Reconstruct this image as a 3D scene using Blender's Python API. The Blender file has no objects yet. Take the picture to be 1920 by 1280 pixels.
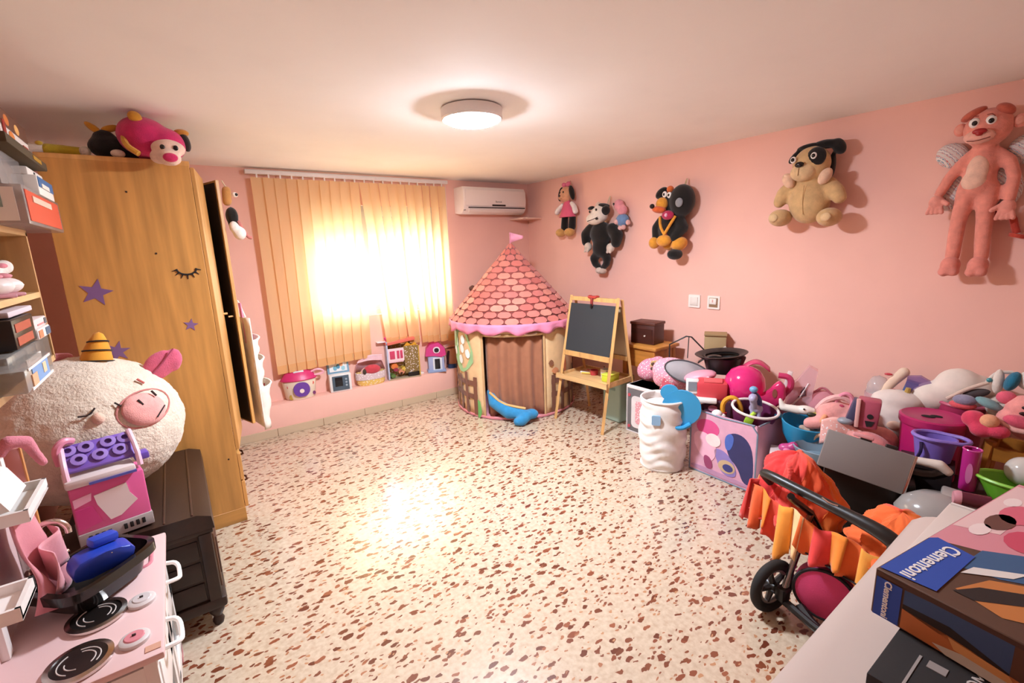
import bpy, bmesh, math, random
from mathutils import Matrix, Vector, Euler
random.seed(7)
SC = bpy.context.scene
COL = SC.collection
PI = math.pi

# ------------------------------------------------------------------ camera
cam_d = bpy.data.cameras.new('camera'); cam = bpy.data.objects.new('camera', cam_d); COL.objects.link(cam)
cam_d.sensor_width = 36.0; cam_d.lens = 16.3687; cam_d.clip_start = 0.02
CP, CY, CR = 0.198483, 0.622155, -0.0382265
_f = Vector((math.sin(CY)*math.cos(CP), math.cos(CY)*math.cos(CP), -math.sin(CP)))
_r = Vector((math.cos(CY), -math.sin(CY), 0)); _u = _r.cross(_f)
_r2 = math.cos(CR)*_r + math.sin(CR)*_u; _u2 = -math.sin(CR)*_r + math.cos(CR)*_u
mw = Matrix((_r2, _u2, -_f)).transposed().to_4x4(); mw.translation = (0, 0, 1.6)
cam.matrix_world = mw
SC.camera = cam

# ------------------------------------------------------------------ world, daylight, exposure
world = bpy.data.worlds.new('world'); SC.world = world; world.use_nodes = True
bg = world.node_tree.nodes['Background']; bg.inputs[0].default_value = (0.86, 0.93, 1.0, 1); bg.inputs[1].default_value = 2.5
dl = bpy.data.lights.new('window_daylight', 'AREA'); dl.shape = 'RECTANGLE'; dl.size = 1.7; dl.size_y = 1.1
dl.energy = 82; dl.color = (0.92, 0.96, 1.0)
dlo = bpy.data.objects.new('window_daylight', dl); COL.objects.link(dlo)
dlo.location = (1.78, 5.25, 1.45); dlo.rotation_euler = (-PI/2, 0, 0)
LAMP_STRENGTH = 165.0
SC.view_settings.view_transform = 'Standard'; SC.view_settings.look = 'None'
SC.view_settings.gamma = 1.0; SC.view_settings.use_curve_mapping = False
SC.view_settings.exposure = 1.70

# ------------------------------------------------------------------ materials
def lin(h):
    h = h.lstrip('#'); out = []
    for i in (0, 2, 4):
        c = int(h[i:i+2], 16)/255.0
        out.append(c/12.92 if c <= 0.04045 else ((c+0.055)/1.055)**2.4)
    return tuple(out)+(1.0,)
_mats = {}
def _nodes(name):
    m = bpy.data.materials.new(name); m.use_nodes = True
    nt = m.node_tree; bs = nt.nodes['Principled BSDF']
    return m, nt, bs
def _bump(nt, bs, scale, strength, dist=0.004, detail=3, coord=None):
    tc = nt.nodes.new('ShaderNodeTexCoord'); nz = nt.nodes.new('ShaderNodeTexNoise')
    nz.inputs['Scale'].default_value = scale; nz.inputs['Detail'].default_value = detail
    nt.links.new(tc.outputs['Object'], nz.inputs['Vector'])
    bp = nt.nodes.new('ShaderNodeBump'); bp.inputs['Strength'].default_value = strength; bp.inputs['Distance'].default_value = dist
    nt.links.new(nz.outputs['Fac'], bp.inputs['Height']); nt.links.new(bp.outputs['Normal'], bs.inputs['Normal'])
    return tc, nz
def _vary(nt, bs, col, tc, scale, lo, hi, stretch=None):
    nz = nt.nodes.new('ShaderNodeTexNoise'); nz.inputs['Scale'].default_value = scale; nz.inputs['Detail'].default_value = 4
    src = tc.outputs['Object']
    if stretch:
        mp = nt.nodes.new('ShaderNodeMapping'); mp.inputs['Scale'].default_value = stretch
        nt.links.new(src, mp.inputs['Vector']); src = mp.outputs['Vector']
    nt.links.new(src, nz.inputs['Vector'])
    rp = nt.nodes.new('ShaderNodeValToRGB')
    rp.color_ramp.elements[0].position = 0.3; rp.color_ramp.elements[1].position = 0.7
    rp.color_ramp.elements[0].color = tuple(min(1, c*lo) for c in col[:3])+(1,)
    rp.color_ramp.elements[1].color = tuple(min(1, c*hi) for c in col[:3])+(1,)
    nt.links.new(nz.outputs['Fac'], rp.inputs['Fac']); nt.links.new(rp.outputs['Color'], bs.inputs['Base Color'])
def M(h, kind='plastic', axis='z'):
    key = (h, kind, axis)
    if key in _mats: return _mats[key]
    m, nt, bs = _nodes(kind+'_'+h); col = lin(h)
    bs.inputs['Base Color'].default_value = col
    if kind == 'plastic': bs.inputs['Roughness'].default_value = 0.38; _bump(nt, bs, 40, 0.04)
    elif kind == 'gloss':
        bs.inputs['Roughness'].default_value = 0.15; _bump(nt, bs, 15, 0.03)
    elif kind == 'matte': bs.inputs['Roughness'].default_value = 0.8; _bump(nt, bs, 60, 0.08)
    elif kind == 'paint':
        bs.inputs['Roughness'].default_value = 0.85
        tc, nz = _bump(nt, bs, 35, 0.12, 0.003, 6); _vary(nt, bs, col, tc, 2.5, 0.97, 1.03)
    elif kind == 'fabric':
        bs.inputs['Roughness'].default_value = 0.9; bs.inputs['Sheen Weight'].default_value = 0.15
        tc, nz = _bump(nt, bs, 260, 0.25, 0.002); _vary(nt, bs, col, tc, 14, 0.92, 1.06)
    elif kind == 'plush':
        bs.inputs['Roughness'].default_value = 1.0; bs.inputs['Sheen Weight'].default_value = 0.25
        tc, nz = _bump(nt, bs, 220, 0.55, 0.004); _vary(nt, bs, col, tc, 30, 0.86, 1.08)
    elif kind == 'fur':
        bs.inputs['Roughness'].default_value = 1.0; bs.inputs['Sheen Weight'].default_value = 0.3
        tc, nz = _bump(nt, bs, 95, 0.7, 0.010, 8); _vary(nt, bs, col, tc, 26, 0.92, 1.05)
    elif kind == 'wood':
        bs.inputs['Roughness'].default_value = 0.45
        st = {'z': (9, 9, 0.7), 'x': (0.7, 9, 9), 'y': (9, 0.7, 9)}[axis]
        tc, nz = _bump(nt, bs, 50, 0.05); _vary(nt, bs, col, tc, 2.6, 0.74, 1.14, st)
    elif kind == 'metal': bs.inputs['Metallic'].default_value = 1; bs.inputs['Roughness'].default_value = 0.22; _bump(nt, bs, 30, 0.02)
    elif kind == 'knit':
        bs.inputs['Roughness'].default_value = 0.95
        tc, nz = _bump(nt, bs, 120, 0.7, 0.004)
        wv = nt.nodes.new('ShaderNodeTexWave'); wv.inputs['Scale'].default_value = 14; wv.inputs['Distortion'].default_value = 1.5; wv.inputs['Detail Scale'].default_value = 8
        wv.bands_direction = 'DIAGONAL'
        nt.links.new(tc.outputs['Object'], wv.inputs['Vector'])
        rp = nt.nodes.new('ShaderNodeValToRGB'); rp.color_ramp.interpolation = 'CONSTANT'
        e = rp.color_ramp.elements; e[0].color = lin('d8cfc8'); e[1].color = lin('c8504e'); e[1].position = 0.42
        for p_, c_ in ((0.56, 'ddd2cc'), (0.74, '6f8f9f'), (0.88, 'e8dcd4')):
            n_ = e.new(p_); n_.color = lin(c_)
        nt.links.new(wv.outputs['Fac'], rp.inputs['Fac']); nt.links.new(rp.outputs['Color'], bs.inputs['Base Color'])
    elif kind == 'speckle':      # small print: base colour with white flecks
        bs.inputs['Roughness'].default_value = 0.85
        tc, nz = _bump(nt, bs, 200, 0.15, 0.002)
        vo = nt.nodes.new('ShaderNodeTexVoronoi'); vo.inputs['Scale'].default_value = 60
        nt.links.new(tc.outputs['Object'], vo.inputs['Vector'])
        rp = nt.nodes.new('ShaderNodeValToRGB'); rp.color_ramp.interpolation = 'CONSTANT'
        e = rp.color_ramp.elements; e[0].color = lin('f8eeee'); e[1].position = 0.28; e[1].color = col
        nt.links.new(vo.outputs['Distance'], rp.inputs['Fac']); nt.links.new(rp.outputs['Color'], bs.inputs['Base Color'])
    elif kind == 'clear':
        bs.inputs['Roughness'].default_value = 0.12
        tr = nt.nodes.new('ShaderNodeBsdfTransparent'); mx = nt.nodes.new('ShaderNodeMixShader'); mx.inputs[0].default_value = 0.38
        tr.inputs[0].default_value = tuple(0.5+0.5*c for c in col[:3])+(1,)
        out = nt.nodes['Material Output']
        nt.links.new(tr.outputs[0], mx.inputs[1]); nt.links.new(bs.outputs[0], mx.inputs[2]); nt.links.new(mx.outputs[0], out.inputs['Surface'])
        _bump(nt, bs, 12, 0.1)
    elif kind == 'blind':
        tl = nt.nodes.new('ShaderNodeBsdfTranslucent'); mx = nt.nodes.new('ShaderNodeMixShader'); mx.inputs[0].default_value = 0.5
        bs.inputs['Roughness'].default_value = 0.9; tl.inputs[0].default_value = col
        tc, nz = _bump(nt, bs, 300, 0.15, 0.001)
        out = nt.nodes['Material Output']
        nt.links.new(bs.outputs[0], mx.inputs[1]); nt.links.new(tl.outputs[0], mx.inputs[2]); nt.links.new(mx.outputs[0], out.inputs['Surface'])
    elif kind == 'emit':
        bs.inputs['Emission Color'].default_value = col; bs.inputs['Emission Strength'].default_value = LAMP_STRENGTH
    _mats[key] = m; return m
def terrazzo():
    m, nt, bs = _nodes('terrazzo'); L = nt.links.new; N = nt.nodes.new
    tc = N('ShaderNodeTexCoord')
    nz = N('ShaderNodeTexNoise'); nz.inputs['Scale'].default_value = 26; nz.inputs['Detail'].default_value = 2
    L(tc.outputs['Object'], nz.inputs['Vector'])
    off = N('ShaderNodeVectorMath'); off.operation = 'SCALE'; off.inputs['Scale'].default_value = 0.034
    sub = N('ShaderNodeVectorMath'); sub.operation = 'SUBTRACT'; sub.inputs[1].default_value = (0.5, 0.5, 0.5)
    L(nz.outputs['Color'], sub.inputs[0]); L(sub.outputs[0], off.inputs[0])
    add = N('ShaderNodeVectorMath'); add.operation = 'ADD'; L(tc.outputs['Object'], add.inputs[0]); L(off.outputs[0], add.inputs[1])
    base = N('ShaderNodeTexNoise'); base.inputs['Scale'].default_value = 45; base.inputs['Detail'].default_value = 6; L(tc.outputs['Object'], base.inputs['Vector'])
    rb = N('ShaderNodeValToRGB'); rb.color_ramp.elements[0].position = 0.32; rb.color_ramp.elements[1].position = 0.68
    rb.color_ramp.elements[0].color = lin('bba58c'); rb.color_ramp.elements[1].color = lin('d0bea6')
    L(base.outputs['Fac'], rb.inputs['Fac'])
    cur = rb.outputs['Color']
    for sc, lo, hi, keep, ro, cols in ((21, 0.14, 0.33, 0.60, 0.5, ('63301f', '82452e', '723a27')), (23, 0.13, 0.31, 0.64, -0.8, ('6e3a26', '8e5238', '7a432c')), (44, 0.13, 0.31, 0.66, 1.2, ('7a4632', 'a06a4c', 'b48460'))):
        mp = N('ShaderNodeMapping'); mp.inputs['Rotation'].default_value = (0, 0, ro); mp.inputs['Scale'].default_value = (0.62, 1.25, 1); mp.inputs['Location'].default_value = (ro*3, 1.7*ro, 0); L(add.outputs[0], mp.inputs['Vector'])
        vo = N('ShaderNodeTexVoronoi'); vo.inputs['Scale'].default_value = sc; vo.voronoi_dimensions = '2D'; L(mp.outputs[0], vo.inputs['Vector'])
        sp = N('ShaderNodeSeparateColor'); L(vo.outputs['Color'], sp.inputs[0])
        mr = N('ShaderNodeMapRange'); mr.inputs['From Min'].default_value = keep; mr.inputs['From Max'].default_value = 1.0
        mr.inputs['To Min'].default_value = lo; mr.inputs['To Max'].default_value = hi; L(sp.outputs[0], mr.inputs['Value'])
        gt = N('ShaderNodeMath'); gt.operation = 'GREATER_THAN'; gt.inputs[1].default_value = keep; L(sp.outputs[0], gt.inputs[0])
        lt = N('ShaderNodeMath'); lt.operation = 'LESS_THAN'; L(vo.outputs['Distance'], lt.inputs[0]); L(mr.outputs[0], lt.inputs[1])
        mu = N('ShaderNodeMath'); mu.operation = 'MULTIPLY'; L(gt.outputs[0], mu.inputs[0]); L(lt.outputs[0], mu.inputs[1])
        rc = N('ShaderNodeValToRGB'); rc.color_ramp.interpolation = 'CONSTANT'
        e = rc.color_ramp.elements; e[0].color = lin(cols[0]); e[1].color = lin(cols[1]); e[1].position = 0.45
        e2 = e.new(0.75); e2.color = lin(cols[2]); L(sp.outputs[1], rc.inputs['Fac'])
        mx = N('ShaderNodeMix'); mx.data_type = 'RGBA'; L(mu.outputs[0], mx.inputs['Factor']); L(cur, mx.inputs['A']); L(rc.outputs['Color'], mx.inputs['B'])
        cur = mx.outputs['Result']
    L(cur, bs.inputs['Base Color']); bs.inputs['Roughness'].default_value = 0.19; bs.inputs['Coat Weight'].default_value = 0.35; bs.inputs['Coat Roughness'].default_value = 0.24; bs.inputs['Specular IOR Level'].default_value = 1.0
    return m

# ------------------------------------------------------------------ mesh kit
class B:
    def __init__(s): s.bm = bmesh.new()
    def box(s, c, sz, rot=(0, 0, 0), bev=0.0, seg=2):
        vs = bmesh.ops.create_cube(s.bm, size=1)['verts']
        bmesh.ops.transform(s.bm, matrix=Matrix.LocRotScale(Vector(c), Euler(rot), Vector(sz)), verts=vs)
        if bev:
            es = list({e for v in vs for e in v.link_edges})
            bmesh.ops.bevel(s.bm, geom=es, offset=bev, segments=seg, profile=0.5, affect='EDGES', clamp_overlap=True)
        return s
    def ell(s, c, r, rot=(0, 0, 0), u=18, v=12):
        if not hasattr(r, '__len__'): r = (r, r, r)
        vs = bmesh.ops.create_uvsphere(s.bm, u_segments=u, v_segments=v, radius=1)['verts']
        bmesh.ops.transform(s.bm, matrix=Matrix.LocRotScale(Vector(c), Euler(rot), Vector(r)), verts=vs); return s
    def cyl(s, p0, p1, r0, r1=None, n=16, caps=True):
        p0 = Vector(p0); p1 = Vector(p1); d = p1-p0; r1 = r0 if r1 is None else r1
        vs = bmesh.ops.create_cone(s.bm, cap_ends=caps, segments=n, radius1=r0, radius2=r1, depth=d.length)['verts']
        q = Vector((0, 0, 1)).rotation_difference(d.normalized())
        bmesh.ops.transform(s.bm, matrix=Matrix.Translation((p0+p1)/2) @ q.to_matrix().to_4x4(), verts=vs); return s
    def tube(s, pts, r, n=8, closed=False, sm=0):
        pts = [Vector(p) for p in pts]
        rs = list(r) if hasattr(r, '__len__') else [r]*len(pts)
        for _ in range(sm):     # Chaikin smoothing
            np_, nr = [], []; k = len(pts)
            for i in range(k if closed else k-1):
                a, b = pts[i], pts[(i+1) % k]; ra, rb = rs[i], rs[(i+1) % k]
                np_ += [a*0.75+b*0.25, a*0.25+b*0.75]; nr += [ra*0.75+rb*0.25, ra*0.25+rb*0.75]
            if not closed: np_ = [pts[0]]+np_+[pts[-1]]; nr = [rs[0]]+nr+[rs[-1]]
            pts, rs = np_, nr
        k = len(pts); rings = []; up = None
        for i in range(k):
            if closed: t = pts[(i+1) % k]-pts[i-1]
            else: t = pts[min(i+1, k-1)]-pts[max(i-1, 0)]
            t.normalize()
            if up is None: up = Vector((0, 0, 1)) if abs(t.z) < 0.9 else Vector((0, 1, 0))
            x = t.cross(up); x.normalize(); y = x.cross(t); up = y
            rings.append([s.bm.verts.new(pts[i]+(x*math.cos(2*PI*j/n)+y*math.sin(2*PI*j/n))*rs[i]) for j in range(n)])
        for i in range(k if closed else k-1):
            a, b = rings[i], rings[(i+1) % k]
            for j in range(n): s.bm.faces.new((a[j], a[(j+1) % n], b[(j+1) % n], b[j]))
        if not closed: s.bm.faces.new(rings[0][::-1]); s.bm.faces.new(rings[-1])
        return s
    def lathe(s, prof, n=28, c=(0, 0, 0), rot=(0, 0, 0), sx=1.0, sy=1.0, a0=0.0, a1=2*PI):
        mt = Matrix.LocRotScale(Vector(c), Euler(rot), Vector((sx, sy, 1)))
        full = abs(a1-a0-2*PI) < 1e-6; cnt = n if full else n+1; rings = []
        for (r, z) in prof:
            if r < 1e-6: rings.append([s.bm.verts.new(mt @ Vector((0, 0, z)))])
            else: rings.append([s.bm.verts.new(mt @ Vector((r*math.cos(a0+(a1-a0)*j/n), r*math.sin(a0+(a1-a0)*j/n), z))) for j in range(cnt)])
        for a, b in zip(rings, rings[1:]):
            for j in range(n):
                j2 = (j+1) % cnt
                if len(a) == 1 and len(b) == 1: continue
                if len(a) == 1: s.bm.faces.new((a[0], b[j2], b[j]))
                elif len(b) == 1: s.bm.faces.new((a[j], a[j2], b[0]))
                else: s.bm.faces.new((a[j], a[j2], b[j2], b[j]))
        return s
    def prism(s, pts, y0, y1):          # outline in the xz plane, given thickness along y
        a = [s.bm.verts.new((p[0], y0, p[1])) for p in pts]; b = [s.bm.verts.new((p[0], y1, p[1])) for p in pts]
        n = len(pts); s.bm.faces.new(a); s.bm.faces.new(b[::-1])
        for i in range(n): s.bm.faces.new((a[i], b[i], b[(i+1) % n], a[(i+1) % n]))
        return s
    def grid(s, f, nu, nv, wrap=False):
        vs = [[s.bm.verts.new(f(i/nu, j/nv)) for j in range(nv+1)] for i in range(nu if wrap else nu+1)]
        k = len(vs)
        for i in range(nu):
            for j in range(nv): s.bm.faces.new((vs[i][j], vs[(i+1) % k][j], vs[(i+1) % k][j+1], vs[i][j+1]))
        return s
    def rot(s, r, c=(0, 0, 0)):
        s.bm.transform(Matrix.Translation(c) @ Euler(r).to_matrix().to_4x4() @ Matrix.Translation(-Vector(c))); return s
    def mesh(s, name, ang=40):
        bmesh.ops.recalc_face_normals(s.bm, faces=s.bm.faces)
        me = bpy.data.meshes.new(name); s.bm.to_mesh(me); s.bm.free()
        me.polygons.foreach_set('use_smooth', [True]*len(me.polygons)); me.set_sharp_from_angle(angle=math.radians(ang))
        return me
    def build(s, name, mat, parent=None, w=False, thick=0.0, ang=40, loc=None):
        if w and parent is not None: s.bm.transform(pm(parent).inverted())
        o = bpy.data.objects.new(name, s.mesh(name, ang)); COL.objects.link(o); o.data.materials.append(mat)
        if parent is not None: o.parent = parent
        if thick:
            md = o.modifiers.new('thickness', 'SOLIDIFY'); md.thickness = thick; md.offset = 0
        if loc is not None: o.location = loc
        return o
def pm(o):
    m = Matrix.LocRotScale(o.location, o.rotation_euler, o.scale)
    return pm(o.parent) @ m if o.parent else m
def tag(o, label, cat, group=None):
    o['label'] = label; o['category'] = cat
    if group: o['group'] = group
    return o
def thing(name, label, cat, loc=(0, 0, 0), rz=0.0, group=None, scale=1.0, rot=None):
    o = bpy.data.objects.new(name, None); o.empty_display_size = 0.05; COL.objects.link(o)
    o.location = loc; o.rotation_euler = rot if rot else (0, 0, rz); o.scale = (scale,)*3
    return tag(o, label, cat, group)
def struct(o): o['kind'] = 'structure'; return o
def face(x, y): return -math.atan2(x, y)         # turn a thing's front to the middle of the doorway
def capsule(b, p0, p1, r0, r1=None, n=12):
    r1 = r0 if r1 is None else r1
    b.cyl(p0, p1, r0, r1, n); b.ell(p0, r0, u=n, v=8); b.ell(p1, r1, u=n, v=8)
def blob(name, mat, parent, prims, vox=0.01, it=6, w=False, join=None):
    b = B()
    for p in prims:
        if p[0] == 'e': b.ell(p[1], p[2], p[3] if len(p) > 3 else (0, 0, 0))
        elif p[0] == 'c': capsule(b, p[1], p[2], p[3], p[4] if len(p) > 4 else None)
        elif p[0] == 'b': b.box(p[1], p[2], p[3] if len(p) > 3 else (0, 0, 0))
        elif p[0] == 't':
            pts = [Vector(q) for q in p[1]]; rs = p[2] if hasattr(p[2], '__len__') else [p[2]]*len(pts)
            for a, c, ra, rc in zip(pts, pts[1:], rs, rs[1:]): capsule(b, a, c, ra, rc)
    if w and parent is not None: b.bm.transform(pm(parent).inverted())
    tmp = bpy.data.objects.new(name, b.mesh(name)); COL.objects.link(tmp)
    md = tmp.modifiers.new('r', 'REMESH'); md.mode = 'VOXEL'; md.voxel_size = vox
    m2 = tmp.modifiers.new('s', 'SMOOTH'); m2.iterations = it; m2.factor = 0.5
    me = bpy.data.meshes.new_from_object(tmp.evaluated_get(bpy.context.evaluated_depsgraph_get()))
    me.name = name; old = tmp.data; tmp.modifiers.clear(); tmp.data = me; bpy.data.meshes.remove(old)
    me.polygons.foreach_set('use_smooth', [True]*len(me.polygons))
    me.materials.clear(); me.materials.append(mat)
    if parent is not None: tmp.parent = parent
    return tmp
def circ(cx, cz, rx, rz=None, n=20, a0=0, a1=2*PI):
    rz = rx if rz is None else rz
    m = n if abs(a1-a0-2*PI) < 1e-6 else n-1
    return [(cx+rx*math.cos(a0+(a1-a0)*i/m), cz+rz*math.sin(a0+(a1-a0)*i/m)) for i in range(n)]
def star(cx, cz, r, k=5, a=0.3, q=0.42):
    return [(cx+(r if i % 2 == 0 else r*q)*math.cos(a+PI*i/k), cz+(r if i % 2 == 0 else r*q)*math.sin(a+PI*i/k)) for i in range(2*k)]
def rrect(x0, z0, x1, z1, r, n=5):
    out = []
    for cx, cz, a in ((x1-r, z1-r, 0), (x0+r, z1-r, PI/2), (x0+r, z0+r, PI), (x1-r, z0+r, 3*PI/2)):
        out += [(cx+r*math.cos(a+PI/2*i/n), cz+r*math.sin(a+PI/2*i/n)) for i in range(n+1)]
    return out
def text(name, body, size, mat, parent, mtx, depth=0.0006, bold=0.0):
    cu = bpy.data.curves.new(name, 'FONT'); cu.body = body; cu.size = size; cu.align_x = 'CENTER'; cu.align_y = 'CENTER'; cu.extrude = depth; cu.offset = bold; cu.resolution_u = 3
    t = bpy.data.objects.new(name, cu); COL.objects.link(t)
    me = bpy.data.meshes.new_from_object(t.evaluated_get(bpy.context.evaluated_depsgraph_get())); bpy.data.objects.remove(t)
    me.transform(mtx); o = bpy.data.objects.new(name, me); COL.objects.link(o); me.materials.clear(); me.materials.append(mat); o.parent = parent
    return o
def chai(pts, n=2):
    for _ in range(n):
        k = len(pts); pts = [q for i in range(k) for q in ((pts[i][0]*0.75+pts[(i+1) % k][0]*0.25, pts[i][1]*0.75+pts[(i+1) % k][1]*0.25), (pts[i][0]*0.25+pts[(i+1) % k][0]*0.75, pts[i][1]*0.25+pts[(i+1) % k][1]*0.75))]
    return pts
FRONT = Euler((PI/2, 0, 0)).to_matrix().to_4x4()      # lettering upright, read from -y
RW, LW = -PI/2, PI/2

# ------------------------------------------------------------------ the room
XL, XR, YF, YB, H = -0.84, 3.66, -1.6, 4.66, 2.345
WX0, WX1, WZ0, WZ1 = 1.03, 2.46, 0.98, 2.06
pink = M('f4c0b0', 'paint')
struct(B().box(((XL+XR)/2, (YF+YB)/2, -0.05), (XR-XL+0.4, YB-YF+0.4, 0.1)).build('floor', terrazzo()))
struct(B().box(((XL+XR)/2, (YF+YB)/2, H+0.05), (XR-XL+0.4, YB-YF+0.4, 0.1)).build('ceiling', M('fcfaf6', 'paint')))
struct(B().box((XR+0.1, (YF+YB)/2, H/2), (0.2, YB-YF+0.4, H)).build('wall_right', pink))
struct(B().box((XL-0.1, (YF+YB)/2, H/2), (0.2, YB-YF+0.4, H)).build('wall_left', pink))
struct(B().box(((XL+XR)/2, YF-0.1, H/2), (XR-XL, 0.2, H)).build('wall_front', pink))
wb = B()
for x0, x1, z0, z1 in ((XL, WX0, 0, H), (WX1, XR, 0, H), (WX0, WX1, 0, WZ0), (WX0, WX1, WZ1, H)):
    wb.box(((x0+x1)/2, YB+0.1, (z0+z1)/2), (x1-x0, 0.2, z1-z0))
struct(wb.build('wall_back', pink))
struct(B().box(((XL+XR)/2, 4.59, 0.143), (XR-XL, 0.14, 0.286), bev=0.004).build('trim_1', pink))
# baseboard tiles
bbk = bpy.data.objects.new('baseboard_back', None); COL.objects.link(bbk); struct(bbk); bbk.location = (0, 4.515, 0)
x = 0.18; me = None
while x < XR-0.02:
    w_ = min(0.40, XR-0.004-x)
    B().box((x+w_/2, 0, 0.036), (w_-0.003, 0.012, 0.072), bev=0.002, seg=1).build('tile', M('cdb596', 'matte'), bbk); x += 0.40
bbr = bpy.data.objects.new('baseboard_right', None); COL.objects.link(bbr); struct(bbr); bbr.location = (XR-0.007, 0, 0)
y = 4.50
while y > YF+0.1:
    B().box((0, y-0.2, 0.036), (0.012, 0.397, 0.072), bev=0.002, seg=1).build('tile', M('cdb596', 'matte'), bbr); y -= 0.40
# window with frame, two sashes, panes, roller shutter
win = bpy.data.objects.new('window_1', None); COL.objects.link(win); struct(win); win.location = (0, YB+0.10, 0)
fr = B(); t_ = 0.05; wcx = (WX0+WX1)/2; wcz = (WZ0+WZ1)/2
fr.box((wcx, 0, WZ0+t_/2), (WX1-WX0, 0.07, t_)).box((wcx, 0, WZ1-t_/2), (WX1-WX0, 0.07, t_))
fr.box((WX0+t_/2, 0, wcz), (t_, 0.07, WZ1-WZ0-2*t_)).box((WX1-t_/2, 0, wcz), (t_, 0.07, WZ1-WZ0-2*t_))
fr.build('window_frame', M('c9c9c9', 'plastic'), win)
for x0, x1, yy in ((WX0+t_, 1.66, -0.015), (1.60, WX1-t_, 0.015)):
    sb = B(); z0, z1 = WZ0+t_, WZ1-t_; q = 0.045
    sb.box(((x0+x1)/2, yy, z0+q/2), (x1-x0, 0.025, q)).box(((x0+x1)/2, yy, z1-q/2), (x1-x0, 0.025, q))
    sb.box((x0+q/2, yy, wcz), (q, 0.025, z1-z0-2*q)).box((x1-q/2, yy, wcz), (q, 0.025, z1-z0-2*q))
    so = sb.build('sash', M('d0d0d0', 'plastic'), win)
    B().box(((x0+x1)/2, yy, wcz), (x1-x0-2*q+0.01, 0.005, z1-z0-2*q+0.01)).build('pane', M('f4fbff', 'clear'), so)
for i in range(9):
    B().box((wcx, 0.07, 1.66+0.045*i+0.021), (WX1-WX0-0.02, 0.012, 0.0449), bev=0.003, seg=1).build('shutter_slat', M('d8cdb8', 'plastic'), win)
# ------------------------------------------------------------------ vertical blind
BY = 4.585
bl = thing('vertical_blind', 'long orange vertical slat blind hanging over the bright window', 'blind', (1.57, BY, 2.30))
B().box((0, 0.012, 0.006), (1.90, 0.05, 0.036), bev=0.006).build('headrail', M('ece6e2', 'plastic'), bl)
slm = M('fbdcab', 'blind'); hem = M('f8d095', 'blind'); wm = M('c98a3e', 'metal')
NS = 20
for i in range(NS):
    tx = 0.705+i*(2.445-0.705)/(NS-1)
    if i < 10: bx = tx-0.045*i/9+0.008*math.sin(i*1.7); zb = 0.55+0.002*i
    else:
        k = (i-10)/9.0; bx = tx+0.115*(1-k)**1.2+0.012*math.sin(i*2.1); zb = 0.67-0.066*k
        if i in (13, 15): bx += 0.022
    wd = 0.104; a = math.radians(16+5*math.sin(i*2.3))
    def f(u, v, tx=tx, bx=bx, zb=zb, a=a):
        cx = bx+(tx-bx)*v; zz = zb+(2.262-zb)*v; uu = u-0.5
        d = 0.007*(1-4*uu*uu)
        return (cx+wd*uu*math.cos(a)-1.57, wd*uu*math.sin(a)-d+0.003*math.sin(5*v+i), zz-2.30)
    so = B().grid(f, 4, 10).build('slat', slm, bl)
    def g(u, v, f=f): p = f(u, v*0.045); return (p[0], p[1]-0.0035, p[2])
    B().grid(g, 4, 2).build('hem_weight', hem, so)
    p = f(0.9, 0.02); B().box((p[0], p[1]-0.004, p[2]+0.012), (0.008, 0.012, 0.05), bev=0.002).build('chain_clip', M('d9b98a', 'plastic'), so)
    p = f(0.5, 1.0); B().box((p[0], p[1], p[2]+0.012), (0.012, 0.006, 0.03)).build('carrier_hook', M('efe7de', 'plastic'), so)
ch = B(); 
for i in range(9):
    pass
ch.tube([(0.915, -0.01, 0), (0.925, -0.012, -0.8), (0.93, -0.01, -1.45)], 0.0022, 6)
ch.build('pull_cord', M('efe4d8', 'plastic'), bl)
B().cyl((0.93, -0.01, -1.56), (0.93, -0.01, -1.42), 0.009, 0.006).build('cord_weight', M('d8b48a', 'plastic'), bl)

# ------------------------------------------------------------------ air conditioner
ac = thing('air_conditioner', 'white wall air conditioner with dark slot beside the window blind', 'air conditioner', (3.05, YB, 2.115))
prof = [(0, -0.125), (-0.12, -0.14), (-0.165, -0.125), (-0.20, -0.085), (-0.212, 0.0), (-0.205, 0.10), (-0.18, 0.145), (0, 0.148)]
b = B(); L_ = [b.bm.verts.new((-0.42, p[0], p[1])) for p in prof]; R_ = [b.bm.verts.new((0.42, p[0], p[1])) for p in prof]
b.bm.faces.new(L_); b.bm.faces.new(R_[::-1])
for i in range(len(prof)): b.bm.faces.new((L_[i], R_[i], R_[(i+1) % len(prof)], L_[(i+1) % len(prof)]))
bmesh.ops.bevel(b.bm, geom=[e for e in b.bm.edges if abs(e.verts[0].co.x-e.verts[1].co.x) < 1e-6], offset=0.012, segments=2, profile=0.5, affect='EDGES')
b.build('body', M('f3e6df', 'plastic'), ac)
B().box((0.0, -0.2085, 0.03), (0.80, 0.012, 0.17), bev=0.006).build('front_panel', M('f1e2da', 'plastic'), ac)
B().box((0.02, -0.204, -0.072), (0.76, 0.014, 0.011), bev=0.002).build('air_slot', M('3a2b27', 'matte'), ac)
B().box((0.02, -0.188, -0.105), (0.74, 0.012, 0.044), (0.62, 0, 0), bev=0.004).build('louver', M('ecdcd4', 'plastic'), ac)
B().box((0.03, -0.216, -0.046), (0.18, 0.006, 0.018), bev=0.003).build('display', M('241b1a', 'gloss'), ac)
text('maker_name', 'Bornok', 0.028, M('3a2f2d', 'matte'), ac, Matrix.Translation((0.03, -0.2155, -0.008)) @ FRONT)
B().cyl((-0.405, -0.150, -0.10), (-0.405, -0.212, -0.10), 0.006, n=10).build('screw_cover', M('8a7a74', 'plastic'), ac)
tag(B().box((3.515, 4.53, 1.93), (0.29, 0.26, 0.018), bev=0.005).build('corner_shelf', M('f0ccb8', 'plastic')), 'thin pale board shelf in the corner below the air conditioner', 'shelf')
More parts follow.
